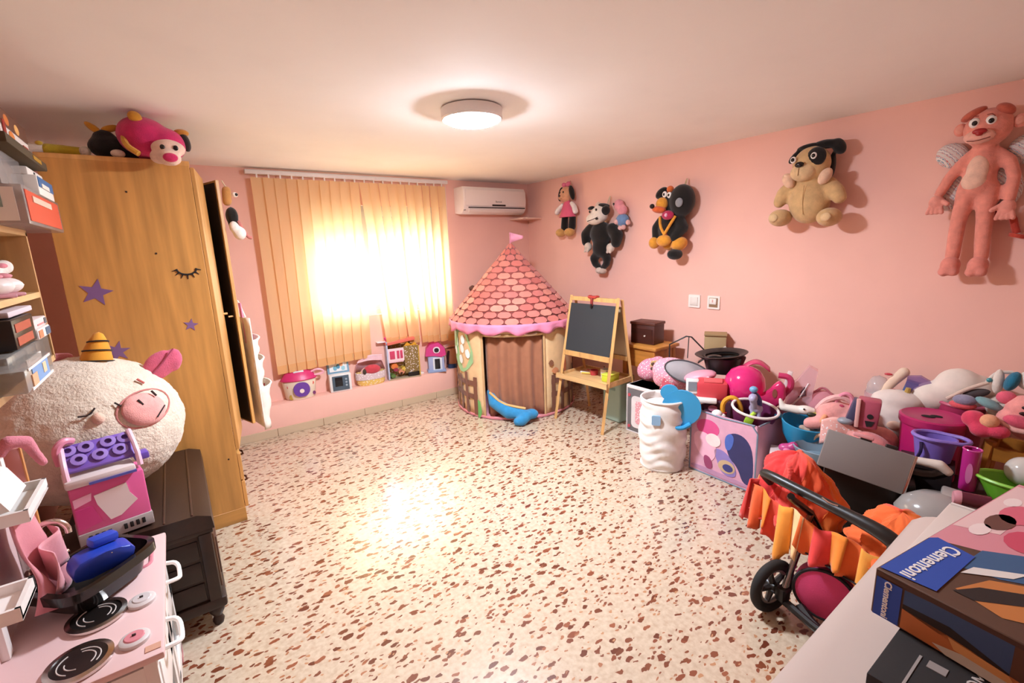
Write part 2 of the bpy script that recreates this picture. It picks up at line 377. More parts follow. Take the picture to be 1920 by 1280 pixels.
kn = thing('wall_hook', 'small brown knob on the wall left of the tent roof', 'hook', (2.79, YB, 1.155))
B().cyl((0, 0, 0), (0, -0.012, 0), 0.03).build('plate', M('8a5a48', 'plastic'), kn)
B().cyl((0, -0.01, 0), (-0.02, -0.06, 0.012), 0.014).ell((-0.022, -0.066, 0.014), 0.028).build('knob', M('6b4638', 'plastic'), kn)

# ------------------------------------------------------------------ ceiling lamp
lp = thing('ceiling_lamp', 'lit round white flat lamp on the ceiling', 'lamp', (1.44, 2.30, H))
B().lathe([(0.0, 0), (0.150, 0), (0.165, -0.008), (0.165, -0.055), (0.158, -0.062), (0.140, -0.062), (0.140, -0.05), (0, -0.05)], 48).build('rim', M('f2eeea', 'plastic'), lp)
B().lathe([(0.150, -0.059), (0.149, -0.0625), (0.128, -0.076), (0.08, -0.086), (0, -0.089)], 48).build('diffuser', M('e8f1ff', 'emit'), lp)

# ------------------------------------------------------------------ light switches
for y_, lab, nm in ((2.345, 'square white rocker light switch, left of the wall pair', 0), (2.165, 'square white wall socket plate with open brown slot, right of the pair', 1)):
    s_ = thing('wall_switch', lab, 'switch', (XR, y_, 1.085), RW, 'white wall plates')
    B().prism(rrect(-0.055, -0.055, 0.055, 0.055, 0.006), -0.012, 0).build('plate', M('f3ebe2', 'plastic'), s_)
    if nm == 0: B().box((0, -0.014, 0), (0.072, 0.012, 0.072), (0.06, 0, 0), bev=0.004).build('rocker', M('efe6dc', 'plastic'), s_)
    else:
        B().box((0, -0.0125, 0), (0.078, 0.003, 0.078)).build('recess', M('9c7a5a', 'matte'), s_)
        r_ = B().box((-0.002, -0.016, 0.010), (0.062, 0.014, 0.050), bev=0.004).build('rocker', M('f0e7dd', 'plastic'), s_)
        B().prism(circ(-0.002, 0.014, 0.006, 0.014), -0.0238, -0.022).build('indicator', M('d9a8a0', 'plastic'), r_)

# ------------------------------------------------------------------ play tent
TX, TY, TR, EZ, AZ = 2.80, 3.87, 0.60, 0.91, 1.64
dang = math.atan2(-TY, -TX)-0.02                # door direction, in plan
tent = thing('play_tent', 'round cottage play tent with red shingle cone roof and brown curtain door', 'tent', (TX, TY, 0), dang+PI/2)
# local frame: -y is the door side
def cylp(a, r, z): return (r*math.sin(a), -r*math.cos(a), z)      # a = angle from the door, to the right
DA = 0.50
def wallf(a0, a1, z0, z1, r=TR, wob=0.006):
    def f(u, v):
        a = a0+(a1-a0)*u; z = z0+(z1-z0)*v
        return cylp(a, r+wob*math.sin(7*a+3*z)+0.012*math.sin(PI*v)*0, z)
    return f
wl = B().grid(wallf(DA, 2*PI-DA, 0.012, EZ), 56, 8)
wl.grid(wallf(-DA, DA, 0.80, EZ), 10, 2)
wall_o = wl.build('wall', M('e2bd8c', 'fabric'), tent, thick=0.006)
B().lathe([(0, 0.004), (TR+0.01, 0.004), (TR+0.016, 0.010), (TR+0.01, 0.016), (0, 0.014)], 48).build('ground_sheet', M('dd8f9e', 'fabric'), tent)
B().tube([cylp(2*PI*i/48, TR+0.008, 0.02) for i in range(48)], 0.010, 6, True).build('base_piping', M('d9888c', 'fabric'), tent)
cf = lambda u, v: cylp(-DA*1.02+2*DA*1.02*u, TR-0.045-0.030*math.cos(u*2*PI*4.5+0.8*math.sin(3*v))*(0.45+0.55*(1-v)), 0.02+0.80*v)
B().grid(cf, 50, 8).build('door_curtain', M('a26a4c', 'fabric'), tent, thick=0.004)
tr = B(); tr.tube([cylp(-DA, TR+0.004, 0.02+0.8*i/8) for i in range(9)], 0.011, 6); tr.tube([cylp(DA, TR+0.004, 0.02+0.8*i/8) for i in range(9)], 0.011, 6)
tr.tube([cylp(-DA+2*DA*i/10, TR+0.004, 0.82) for i in range(11)], 0.011, 6); tr.build('door_trim', M('caa06e', 'fabric'), tent)
for s_ in (-0.55, 0.55):
    B().tube([cylp(s_*DA-0.10+0.2*i/5, TR+0.012, 0.825-0.012*math.sin(PI*i/5)) for i in range(6)], 0.009, 6).build('tie_roll', M('f0dcc2', 'fabric'), tent)
# printed fence, bush, flowers and animals on the tent wall
def patch(pts, r):      # pts (angle, z) outline lying on the wall
    b = B(); vs = [b.bm.verts.new(cylp(a, r, z)) for a, z in pts]
    b.bm.faces.new(vs); bmesh.ops.triangulate(b.bm, faces=b.bm.faces); return b
def band(b, a0, a1, z0, z1, r): b.grid(wallf(a0, a1, z0, z1, r, 0.006), max(2, int(abs(a1-a0)*14)), 1); return b
for sgn, rng in ((-1, (0.62, 1.75)), (1, (0.62, 1.75))):
    fb = B()
    for z in (0.18, 0.31): band(fb, sgn*rng[0], sgn*rng[1], z, z+0.05, TR+0.012)
    a = rng[0]; k = 0
    while a < rng[1]: band(fb, sgn*a, sgn*(a+0.075), 0.03, 0.40+0.04*(k % 2), TR+0.015); a += 0.20; k += 1
    fb.build('printed_fence', M('7b4a33', 'fabric'), wall_o)
def leafpatch(a, z, ra, rz, hx, r=TR+0.013, n=14): return patch([(a+ra*math.cos(2*PI*i/n)*(1+0.12*math.sin(5*i)), z+rz*math.sin(2*PI*i/n)*(1+0.1*math.cos(3*i))) for i in range(n)], r).build('printed_patch', M(hx, 'fabric'), wall_o)
leafpatch(-0.98, 0.64, 0.30, 0.22, '9cc98e'); leafpatch(-1.35, 0.74, 0.26, 0.13, 'b7dfd2', TR+0.0145)
for a, z in ((-0.92, 0.75), (-0.80, 0.62), (-1.0, 0.55), (-0.95, 0.66), (-1.2, 0.62)): leafpatch(a, z, 0.06, 0.045, 'eaf3f4', TR+0.017, 10)
leafpatch(-1.45, 0.52, 0.10, 0.16, 'e8a24c', TR+0.016); leafpatch(-0.60, 0.09, 0.05, 0.09, '6fb35f', TR+0.018)
leafpatch(0.62, 0.52, 0.05, 0.03, '8a5638', TR+0.014, 8); leafpatch(0.70, 0.44, 0.07, 0.03, 'd98e5c', TR+0.014, 8)
leafpatch(0.92, 0.47, 0.06, 0.10, 'd9702e', TR+0.014, 8); leafpatch(0.98, 0.70, 0.045, 0.05, '2f8596', TR+0.014, 10); leafpatch(1.0, 0.62, 0.012, 0.05, '3d6a4a', TR+0.0135, 6)
# roof: cone, shingles, frill, flag
ER = TR+0.045
roof = B().lathe([(ER, EZ-0.005), (0.012, AZ)], 56).build('roof', M('8e4740', 'fabric'), tent, thick=0.004)
slope = Vector((ER, AZ-EZ)); sl = slope.length
rows = 13; nsh = 0
for rrow in range(rows):
    v0 = rrow/rows; v1 = (rrow+1)/rows
    rm = ER*(1-(v0+v1)/2); cnt = max(9, int(round(2*PI*rm/0.135)))
    for k in range(cnt):
        a = 2*PI*(k+(0.5 if rrow % 2 else 0))/cnt
        aa = (a+PI) % (2*PI)-PI
        if abs(aa) > 1.75: continue
        ha = PI/cnt*0.93; b = B(); ring = []
        for (pa, pv) in ((-0.98, 0.62), (-0.98, 0.30), (-0.55, 0.03), (0.55, 0.03), (0.98, 0.30), (0.98, 0.62), (0.6, 0.93), (-0.6, 0.93)):
            v = v0+(v1-v0)*pv*1.0; r = (ER*(1-v)+0.010); z = EZ+(AZ-EZ)*v+0.008
            ring.append((aa+ha*pa, r, z))
        top = [b.bm.verts.new(cylp(p[0], p[1], p[2])) for p in ring]; bot = [b.bm.verts.new(cylp(p[0], p[1]-0.006, p[2]-0.005)) for p in ring]
        b.bm.faces.new(top)
        for q in range(8): b.bm.faces.new((top[q], bot[q], bot[(q+1) % 8], top[(q+1) % 8]))
        b.build('shingle', M(random.choice(('cf7468', 'c86a60', 'd67f70', 'c9736a', 'dc8a78')), 'fabric'), roof); nsh += 1
def frill(u, v):
    a = 2*PI*u; s_ = math.sin(a*26); s2 = math.sin(a*15)
    return cylp(a, ER+0.004+0.012*(1-v)*s_+0.004, EZ+0.012-(0.085+0.02*s2)*(1-v))
B().grid(frill, 200, 3, True).build('frill', M('e989a8', 'fabric'), tent, thick=0.003)
fl = B().cyl((0, 0, AZ-0.03), (0, 0, AZ+0.11), 0.006)
fl.build('flag_pole', M('d98aa2', 'plastic'), tent)
B().grid(lambda u, v: (0.0+0.13*u, 0.012*math.sin(6*u)-0.02*u, AZ+0.06+(v-0.5)*0.10*(1-0.75*u)+0.0*u), 8, 2).build('flag', M('f0a3bd', 'fabric'), tent, thick=0.003)
# blue stuffed legs poking out of the door
bs = thing('blue_stuffed_legs', 'bright blue stuffed toy legs poking out of the tent door', 'plush toy', (TX, TY, 0), dang+PI/2)
blob('body', M('2f86b8', 'plush'), bs, [('t', [(-0.24, -0.50, 0.26), (-0.20, -0.54, 0.16), (-0.06, -0.62, 0.09), (0.06, -0.67, 0.085), (0.11, -0.70, 0.08)], [0.03, 0.055, 0.065, 0.05, 0.05]), ('t', [(0.10, -0.70, 0.075), (0.06, -0.74, 0.045), (0.02, -0.755, 0.045)], [0.055, 0.05, 0.04]), ('e', (0.15, -0.66, 0.08), (0.07, 0.05, 0.05))], 0.012)
B().tube([(-0.24, -0.535, 0.26), (-0.12, -0.60, 0.165), (0.02, -0.66, 0.15), (0.10, -0.68, 0.14)], 0.012, 6, sm=1).build('seam_trim', M('d7a86a', 'fabric'), bs)

# ------------------------------------------------------------------ easel
ez = thing('easel', 'wooden children easel with blackboard and shelf tray beside the tent', 'easel', (3.02, 2.915, 0), -1.5)
W2 = 0.265; ew = M('dba868', 'wood'); Ht = 1.13
fy = -0.25; by = 0.24                # feet front and rear
def leg(xb, yb, xt, yt, zt): return B().tube([(xb, yb, 0.0), (xt, yt, zt)], 0.017, 4)
for sx in (-1, 1):
    leg(sx*(W2+0.015), fy, sx*W2, -0.02, Ht+0.02).build('leg', ew, ez); leg(sx*(W2+0.015), by, sx*W2, 0.03, Ht).build('leg', ew, ez)
def yl(z): return fy+(-0.02-fy)*z/(Ht+0.02)
B().box((0, yl(Ht)-0.004, Ht-0.005), (2*W2, 0.022, 0.035)).build('top_rail', ew, ez)
B().box((0, yl(0.63)-0.004, 0.63), (2*W2, 0.022, 0.045)).build('lower_rail', ew, ez)
ang_ = -math.atan2(-0.02-fy, Ht)
B().box((0, yl(0.865), 0.865), (2*W2-0.02, 0.010, 0.44), (ang_, 0, 0)).build('blackboard', M('2f3234', 'matte'), ez)
B().box((0, 0.085, 0.84), (2*W2-0.02, 0.008, 0.46), (0.18, 0, 0)).build('rear_board', M('b9a184', 'plastic'), ez)
B().box((0, 0.12, 0.60), (2*W2, 0.02, 0.04)).build('rear_rail', ew, ez)
ty = B().box((0, 0.0, 0.405), (2*W2+0.02, 0.40, 0.014)); ty.box((0, -0.205, 0.415), (2*W2+0.06, 0.016, 0.045)); ty.box((0, 0.19, 0.415), (2*W2+0.04, 0.016, 0.045))
for sx in (-1, 1): ty.box((sx*(W2+0.012), 0, 0.415), (0.014, 0.40, 0.045))
ty.build('tray', M('dfb37a', 'wood', 'x'), ez)
cl = thing('bulldog_clip', 'red plastic clip on the top rail of the easel', 'clip', (3.02, 2.915, 0), -1.5)
B().box((0.0, -0.025, 1.145), (0.085, 0.05, 0.022), bev=0.006).ell((-0.04, -0.025, 1.15), (0.016, 0.03, 0.012)).ell((0.04, -0.025, 1.15), (0.016, 0.03, 0.012)).build('jaw', M('b23a34', 'plastic'), cl)
B().box((0.0, -0.05, 1.105), (0.026, 0.012, 0.07), bev=0.003).build('grip', M('8a2f2d', 'plastic'), cl)
B().box((0.0, -0.056, 1.07), (0.022, 0.012, 0.035), bev=0.003).build('pad', M('15120f', 'plastic'), cl)
def onez(x, y, z): return tuple(pm(ez) @ Vector((x, y, z)))
def ez_item(nm, lab, cat, x, y): return thing(nm, lab, cat, onez(x, y, 0.413), -1.5)
c_ = ez_item('plastic_cup', 'small white square cup on the easel tray', 'cup', 0.10, 0.02)
B().lathe([(0, 0), (0.040, 0), (0.048, 0.085), (0.044, 0.085), (0.037, 0.006), (0, 0.006)], 4, rot=(0, 0, PI/4)).build('cup_body', M('e9dfd2', 'plastic'), c_)
c_ = ez_item('chalk_box', 'lime yellow plastic box on the easel tray', 'box', 0.185, -0.02)
B().box((0, 0, 0.03), (0.09, 0.14, 0.06), bev=0.008).build('box_body', M('c9d63c', 'plastic'), c_); B().box((0, 0, 0.064), (0.095, 0.145, 0.012), bev=0.004).build('lid', M('d6e04e', 'plastic'), c_)
c_ = ez_item('toy_fruit', 'small orange toy fruit behind the white cup on the easel', 'toy food', 0.02, 0.10)
B().ell((0, 0, 0.034), (0.036, 0.036, 0.034)).build('fruit', M('d9702c', 'plastic'), c_); B().cyl((0, 0, 0.06), (0, 0, 0.08), 0.004).build('stem', M('54702e', 'plastic'), c_)
c_ = ez_item('toy_pot', 'small red toy pot lying on the left of the easel tray', 'toy', -0.05, 0.04)
B().lathe([(0, 0), (0.035, 0), (0.04, 0.045), (0.036, 0.045), (0.03, 0.006), (0, 0.006)], 20).build('pot_body', M('bf3d44', 'plastic'), c_); B().box((-0.06, 0, 0.035), (0.05, 0.012, 0.01), bev=0.003).build('handle', M('9a2f36', 'plastic'), c_)
for i, (xx, hx, nm) in enumerate(((-0.15, 'e6c35a', 'yellow'), (-0.18, 'e7e2da', 'white'))):
    tag(B().cyl((xx, -0.02+0.02*i, 0.424), (xx+0.09, 0.03, 0.424), 0.009, n=10).build('chalk_stick', M(hx, 'matte'), None), nm+' chalk stick lying at the left of the easel tray', 'chalk')
    o_ = bpy.data.objects['chalk_stick' if i == 0 else 'chalk_stick.001']; o_.matrix_world = pm(ez)

# ------------------------------------------------------------------ toys on the window ledge
LZ = 0.287
def ledge(nm, lab, cat, x, y=4.60, rz=0.0): return thing(nm, lab, cat, (x, y, LZ), rz, 'toys on the window ledge')
# 1 basket house with pink lid
t = ledge('toy_house', 'white basket toy house with hot pink lid and purple door', 'toy', 0.83, 4.615, -0.10)
B().lathe([(0, 0), (0.120, 0), (0.128, 0.01), (0.150, 0.185), (0.146, 0.19), (0, 0.19)], 32, sy=0.55).build('basket', M('ead9c0', 'plastic'), t)
b = B().lathe([(0.0, 0.275), (0.06, 0.272), (0.115, 0.25), (0.150, 0.20), (0.160, 0.188), (0.156, 0.18), (0, 0.18)], 32, sy=0.58); b.build('lid', M('d2306f', 'plastic'), t)
B().prism(rrect(-0.062, 0.03, 0.078, 0.165, 0.062, 8), -0.090, -0.055).build('door', M('6c3fa0', 'plastic'), t)
B().prism(circ(0.008, 0.085, 0.02), -0.094, -0.088).build('door_knob', M('f2e6d8', 'plastic'), t)
for x, z, hx, rr in ((-0.098, 0.13, 'c93a44', 0.014), (0.108, 0.14, 'd94a3c', 0.014), (-0.08, 0.03, 'b7973a', 0.022), (0.115, 0.04, '7a3a6c', 0.014)): B().prism(circ(x, z, rr, rr*1.25, 10), -0.076+abs(x)*0.24, -0.04).build('sticker', M(hx, 'plastic'), t)
B().box((0.0, -0.035, 0.262), (0.09, 0.045, 0.014), (0.35, 0, 0), bev=0.006).build('lid_window', M('d9e4e6', 'plastic'), t)
B().tube([(0.10, -0.02, 0.235), (0.17, -0.03, 0.262), (0.225, -0.03, 0.232), (0.20, -0.03, 0.205), (0.12, -0.02, 0.205)], 0.010, 8, sm=2).build('handle', M('efb0c0', 'plastic'), t)
# 2 grey display oven
t = ledge('toy_oven', 'white and blue toy oven with open picture lid', 'toy', 1.195, 4.60, -0.12)
B().box((0, 0, 0.085), (0.20, 0.115, 0.17), bev=0.004).build('oven_body', M('e8e6e2', 'plastic'), t)
B().box((0, -0.060, 0.085), (0.155, 0.008, 0.145), bev=0.003).build('oven_front', M('4d5f6c', 'plastic'), t)
B().box((-0.018, -0.066, 0.10), (0.07, 0.006, 0.09), bev=0.003).build('oven_window', M('191c20', 'gloss'), t)
for z in (0.06, 0.09, 0.12): B().cyl((0.05, -0.062, z), (0.05, -0.072, z), 0.010, n=10).build('dial', M('9fb0ba', 'plastic'), t)
B().box((0, 0.035, 0.245), (0.205, 0.014, 0.16), (-0.22, 0, 0), bev=0.004).build('lid_frame', M('7da6bd', 'plastic'), t)
pn = B().box((0, 0.025, 0.245), (0.165, 0.010, 0.12), (-0.22, 0, 0)).build('picture', M('dfe5e6', 'plastic'), t)
for x, z, hx in ((-0.03, 0.22, '6fb2c9'), (0.0, 0.235, '4d8fb0'), (0.03, 0.255, 'd9a27a'), (0.045, 0.215, '93c7d4')): B().ell((x, 0.0225-(z-0.245)*-0.22, z), (0.026, 0.004, 0.034), (-0.22, 0, 0), 10, 6).build('picture_shape', M(hx, 'plastic'), pn)
# 3 soft basket
t = ledge('doll_cradle', 'soft pink printed doll cradle with red cushion on the ledge', 'toy', 1.505, 4.60, -0.10)
B().lathe([(0, 0), (0.125, 0), (0.14, 0.02), (0.150, 0.13), (0.145, 0.13), (0.13, 0.025), (0, 0.02)], 28, sy=0.45).build('shell', M('e7c36a', 'speckle'), t)
B().lathe([(0.151, 0.06), (0.154, 0.075), (0.154, 0.13), (0.148, 0.132)], 28, sy=0.46).build('band', M('d8c3c4', 'speckle'), t)
B().ell((0.01, -0.045, 0.16), (0.085, 0.04, 0.05)).build('cushion', M('c9434e', 'plush'), t)
B().lathe([(0.155, 0.13), (0.13, 0.22), (0.07, 0.265), (0, 0.275)], 20, sy=0.42, a0=0, a1=PI).build('hood', M('f0b3bd', 'fabric'), t, thick=0.004)
b = B()
for k in range(4): b.tube([(-0.12+0.01*k, 0.0, 0.24+0.014*k), (0.0, -0.03, 0.262+0.014*k), (0.13, 0.0, 0.235+0.016*k)], 0.008, 6, sm=1)
b.build('ruffle', M('f3c9cf', 'fabric'), t)
B().ell((-0.07, -0.062, 0.15), (0.02, 0.012, 0.03)).build('toy_ear', M('4a3a2e', 'plush'), t)
# 4 tall dollhouse
t = ledge('doll_house', 'tall open pink dollhouse with wallpapered rooms, largest on the ledge', 'dollhouse', 1.86, 4.60, -0.14)
B().box((0, 0.045, 0.19), (0.33, 0.012, 0.38)).build('back_wall', M('b58f4d', 'speckle'), t)
B().box((-0.165, 0, 0.20), (0.014, 0.11, 0.42)).build('side_wall', M('b9c4dd', 'plastic'), t); B().box((0.165, 0, 0.17), (0.012, 0.11, 0.33)).build('side_wall', M('c8a13e', 'plastic'), t)
B().box((0, -0.005, 0.006), (0.34, 0.12, 0.012)).build('base', M('b6a184', 'plastic'), t); B().box((-0.08, 0, 0.19), (0.16, 0.10, 0.010)).build('floor_board', M('f1c6cd', 'plastic'), t)
B().box((-0.02, 0.0, 0.40), (0.31, 0.11, 0.030), (0, -0.10, 0), bev=0.004).build('roof_edge', M('e2705f', 'plastic'), t)
up_ = B().box((-0.075, -0.045, 0.265), (0.165, 0.012, 0.135)).build('upper_panel', M('f3d3d8', 'plastic'), t)
for x in (-0.115, -0.055, -0.02):
    B().box((x, -0.053, 0.265), (0.052 if x < -0.1 else 0.026, 0.006, 0.085), bev=0.002).build('window_pane', M('c93f63', 'plastic'), up_)
B().box((0.085, -0.045, 0.20), (0.150, 0.010, 0.30), bev=0.004).build('wallpaper_panel', M('8a6f3f', 'speckle'), t)
B().prism([(0.01, 0.34), (0.05, 0.385), (0.09, 0.35), (0.13, 0.375), (0.16, 0.34)], -0.05, -0.03).build('gold_crest', M('d99a2c', 'plastic'), t)
B().box((0.095, -0.054, 0.035), (0.12, 0.012, 0.045), bev=0.003).build('black_stove', M('1b1714', 'plastic'), t)
for x, z, hx, s_ in ((-0.10, 0.14, 'd9763a', 0.05), (-0.09, 0.105, '8e2b48', 0.035), (-0.03, 0.075, 'd58a6a', 0.045), (-0.035, 0.06, '2c1a16', 0.02), (-0.12, 0.04, '5d7a3e', 0.035), (0.0, 0.10, 'd7b44a', 0.04), (0.11, 0.12, '9a6fb0', 0.02)): B().prism(circ(x, z, s_*0.75, s_*0.6, 8), -0.045, 0.03).build('furniture', M(hx, 'plastic'), t)
B().ell((-0.165, -0.03, 0.445), (0.018, 0.018, 0.016)).cyl((-0.165, -0.03, 0.40), (-0.165, -0.03, 0.44), 0.006).build('finial', M('d8307c', 'plastic'), t)
B().box((-0.21, 0, 0.41), (0.09, 0.07, 0.01), bev=0.003).build('awning', M('f1dfe2', 'plastic'), t)
# 5 barn house
t = ledge('toy_cottage', 'small lilac toy cottage with pink roof and arched window', 'toy', 2.245, 4.60, -0.35)
B().box((0, 0, 0.105), (0.175, 0.12, 0.21), bev=0.006).build('house_body', M('aab4d6', 'plastic'), t)
b = B().prism([(-0.115, 0.185), (-0.10, 0.27), (-0.055, 0.315), (0.035, 0.325), (0.095, 0.27), (0.11, 0.19), (0.06, 0.165), (-0.02, 0.185)], -0.075, 0.07); b.build('roof', M('d23c86', 'plastic'), t)
B().prism(rrect(-0.03, 0.215, 0.045, 0.285, 0.032, 6), -0.082, -0.074).build('attic_frame', M('efe3ea', 'plastic'), t); B().prism(rrect(-0.018, 0.225, 0.033, 0.273, 0.022, 6), -0.086, -0.080).build('attic_window', M('201c22', 'gloss'), t)
B().box((0.012, -0.064, 0.085), (0.10, 0.010, 0.155), bev=0.004).build('door_frame', M('dfe4ea', 'plastic'), t); B().box((0.010, -0.070, 0.092), (0.058, 0.008, 0.115), bev=0.004).build('door', M('23242a', 'gloss'), t)
B().box((0, -0.02, 0.012), (0.20, 0.14, 0.024), bev=0.006).build('base', M('8fa3c6', 'plastic'), t)
# 6 bucket
t = ledge('toy_bucket', 'tan and dark blue toy bucket half hidden by the tent', 'bucket', 2.46, 4.60)
B().lathe([(0, 0.03), (0.06, 0.03), (0.088, 0.23), (0.082, 0.23), (0.055, 0.04), (0, 0.04)], 24, sy=0.7).build('bucket_wall', M('c48a6a', 'plastic'), t)
B().lathe([(0, 0), (0.064, 0), (0.07, 0.05), (0, 0.05)], 24, sy=0.7).build('bucket_base', M('2b4a78', 'plastic'), t); B().tube([(0.09*math.cos(a*PI/8), 0.0, 0.235+0.012*math.sin(a*PI/8)) for a in range(9)], 0.010, 6).build('rim', M('e9b3a2', 'plastic'), t)
B().box((-0.075, -0.03, 0.13), (0.02, 0.03, 0.16), (0, 0.14, 0), bev=0.006).build('strap', M('3a1f2a', 'plastic'), t)
tag(B().box((2.05, 4.60, 0.297), (0.07, 0.05, 0.02), bev=0.006).build('white_block', M('f4ece6', 'plastic')), 'tiny white block on the ledge beside the dollhouse', 'toy')
# ------------------------------------------------------------------ wardrobe
WF = 0.165; oak = M('c98f4a', 'wood'); oak2 = M('d29a56', 'wood')
wd = thing('wardrobe', 'tall oak wardrobe with purple star stickers, one door hanging open', 'wardrobe', (-0.13, 3.64, 0))
B().box((-0.133, 3.142, 1.06), (0.594, 0.022, 2.11), bev=0.002, seg=1).build('side_panel', oak, wd, True)
B().box((-0.133, 4.149, 1.06), (0.594, 0.022, 2.11)).build('side_panel', oak, wd, True)
B().box((-0.133, 3.645, 2.105), (0.60, 1.03, 0.024), bev=0.002, seg=1).build('top_panel', oak2, wd, True)
B().box((-0.133, 3.645, 0.075), (0.58, 0.99, 0.02)).build('bottom_panel', oak2, wd, True); B().box((-0.42, 3.645, 1.06), (0.012, 0.99, 2.06)).build('back_panel', M('5a3c22', 'wood'), wd, True)
B().box((0.145, 3.645, 0.035), (0.02, 0.98, 0.07)).build('plinth', oak, wd, True)
B().box((-0.133, 3.142, 0.045), (0.598, 0.026, 0.088), bev=0.001, seg=1).build('side_plinth', M('c48c48', 'wood', 'x'), wd, True)
B().box((-0.133, 3.645, 0.45), (0.57, 0.99, 0.018)).build('divider', oak2, wd, True)
d1 = B().box((0.206, 3.365, 1.275), (0.020, 0.42, 1.63), (0, 0, -0.145), bev=0.002, seg=1).build('door', oak2, wd, True)
B().cyl((0.235, 3.53, 1.25), (0.262, 3.535, 1.25), 0.007).build('door_knob', M('d9a866', 'wood'), d1, True)
dx = math.atan2(0.155, 0.50)
d2 = B().box((0.245, 3.845, 1.275), (0.020, 0.53, 1.63), (0, 0, dx), bev=0.002, seg=1).build('open_door', M('d8a45e', 'wood'), wd, True)
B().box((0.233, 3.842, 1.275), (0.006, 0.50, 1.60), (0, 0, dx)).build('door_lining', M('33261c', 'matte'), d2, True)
B().cyl((0.31, 3.62, 1.22), (0.27, 3.61, 1.22), 0.006).build('inner_peg', M('d9a866', 'wood'), d2, True)
for z in (0.165, 0.345):
    dr = B().box((0.176, 3.645, z), (0.020, 0.98, 0.17), bev=0.002, seg=1).build('drawer', oak2, wd, True)
    for y in (3.40, 3.92): B().tube([(0.186, y-0.045, z), (0.212, y-0.03, z), (0.212, y+0.03, z), (0.186, y+0.045, z)], 0.006, 6).build('drawer_handle', M('5a3a24', 'metal'), dr, True)
def side_sticker(nm, pts, hx): return B().prism(pts, 3.1290, 3.1312).build(nm, M(hx, 'plastic'), wd, True)
side_sticker('star_sticker', star(-0.316, 1.458, 0.070, 5, 0.05), '7d5a86'); side_sticker('star_sticker', star(-0.283, 1.148, 0.058, 6, 0.2), '7d5a86'); side_sticker('star_sticker', star(0.051, 1.246, 0.036, 5, 0.1), '80608c')
lash = B()
lash.tube([(0.075+0.045*math.cos(a), 3.129, 1.555+0.032*math.sin(a)) for a in [PI*(1.0+i/10) for i in range(11)]], 0.0045, 6)
for i in range(7):
    a = PI*(1.05+0.9*i/6); lash.tube([(0.075+0.045*math.cos(a), 3.129, 1.555+0.032*math.sin(a)), (0.075+0.066*math.cos(a), 3.129, 1.553+0.054*math.sin(a))], [0.004, 0.0018], 5)
lash.build('eyelash_sticker', M('17120f', 'matte'), wd, True)
for x, z in ((-0.045, 1.641), (0.12, 0.42), (-0.12, 1.95)): B().cyl((x, 3.129, z), (x, 3.1315, z), 0.005, n=8).build('screw_hole', M('2a1b10', 'matte'), wd, True)

# things hanging on the open wardrobe door (door outer face)
hp = thing('hanging_plush', 'black and white plush hanging on the top of the open wardrobe door', 'plush toy', (0.350, 3.60, 1.70), dx)
blob('body', M('17130f', 'plush'), hp, [('e', (0.03, 0, 0.17), (0.035, 0.05, 0.06)), ('e', (0.035, 0.0, 0.12), (0.03, 0.04, 0.045))], 0.010)
blob('snout', M('efe3d6', 'plush'), hp, [('e', (0.05, -0.03, 0.06), (0.04, 0.04, 0.045)), ('e', (0.02, -0.03, 0.10), (0.03, 0.03, 0.04))], 0.010)
B().tube([(0.05, -0.03, 0.14), (0.075, -0.03, 0.08), (0.10, -0.03, 0.035), (0.12, -0.03, 0.03)], 0.011, 8, sm=2).build('pink_tail', M('c4776c', 'plush'), hp)
blob('tan_ear', M('c48a4a', 'plush'), hp, [('c', (0.015, 0.0, 0.26), (0.02, 0.0, 0.33), 0.028)], 0.008)
B().ell((0.062, -0.015, 0.305), (0.018, 0.016, 0.016)).build('eye_white', M('f3ebe2', 'plastic'), hp); B().ell((0.065, -0.027, 0.305), (0.010, 0.009, 0.010)).build('pupil', M('0c0a09', 'gloss'), hp)
B().tube([(0.0, 0, 0.39), (0.02, 0, 0.35), (0.02, 0, 0.30)], 0.004, 6).build('hanging_loop', M('d9c2a0', 'fabric'), hp)
hb = thing('hanging_organizer', 'white cloth pocket organizer hanging on the open wardrobe door', 'organizer', (0.345, 3.66, 0.40), dx)
cw = M('efe2d4', 'fabric')
B().grid(lambda u, v: (0.012+0.05*(1-v)*u+0.012*math.sin(9*v)*u, -0.10+0.40*u, 0.78*v+0.02), 8, 16).build('back_sheet', cw, hb, thick=0.008)
for z0, hh, dep in ((0.0, 0.30, 0.13), (0.27, 0.22, 0.10), (0.47, 0.17, 0.085)):
    def pk(u, v, z0=z0, hh=hh, dep=dep):
        a = PI*u
        return (0.01+dep*(0.55+0.45*v)*math.sin(a)**0.6+0.008*math.sin(12*v+6*u), -0.09+0.36*(1-math.cos(a))/2, z0+hh*v+0.02*math.sin(a)*v)
    po = B().grid(pk, 16, 8).build('pocket', cw, hb, thick=0.006)
    B().tube([pk(i/12, 1.0) for i in range(13)], 0.006, 6).build('pocket_binding', M('f6ede2', 'fabric'), po)
B().tube([(0.03, 0.0, 0.80), (0.01, 0.05, 0.95), (0.03, 0.10, 0.80)], 0.006, 6, sm=2).build('strap', M('f1e6da', 'fabric'), hb)
B().grid(lambda u, v: (0.01+0.07*(1-v)*u+0.008*math.sin(14*u), 0.0+0.10*u*(1.2-v), 0.62+0.28*v), 6, 6).build('pink_ribbon', M('e88aa6', 'fabric'), hb, thick=0.005)
B().ell((0.14, 0.10, 0.27), (0.012, 0.012, 0.016)).build('red_toggle', M('c9304e', 'plastic'), hb)

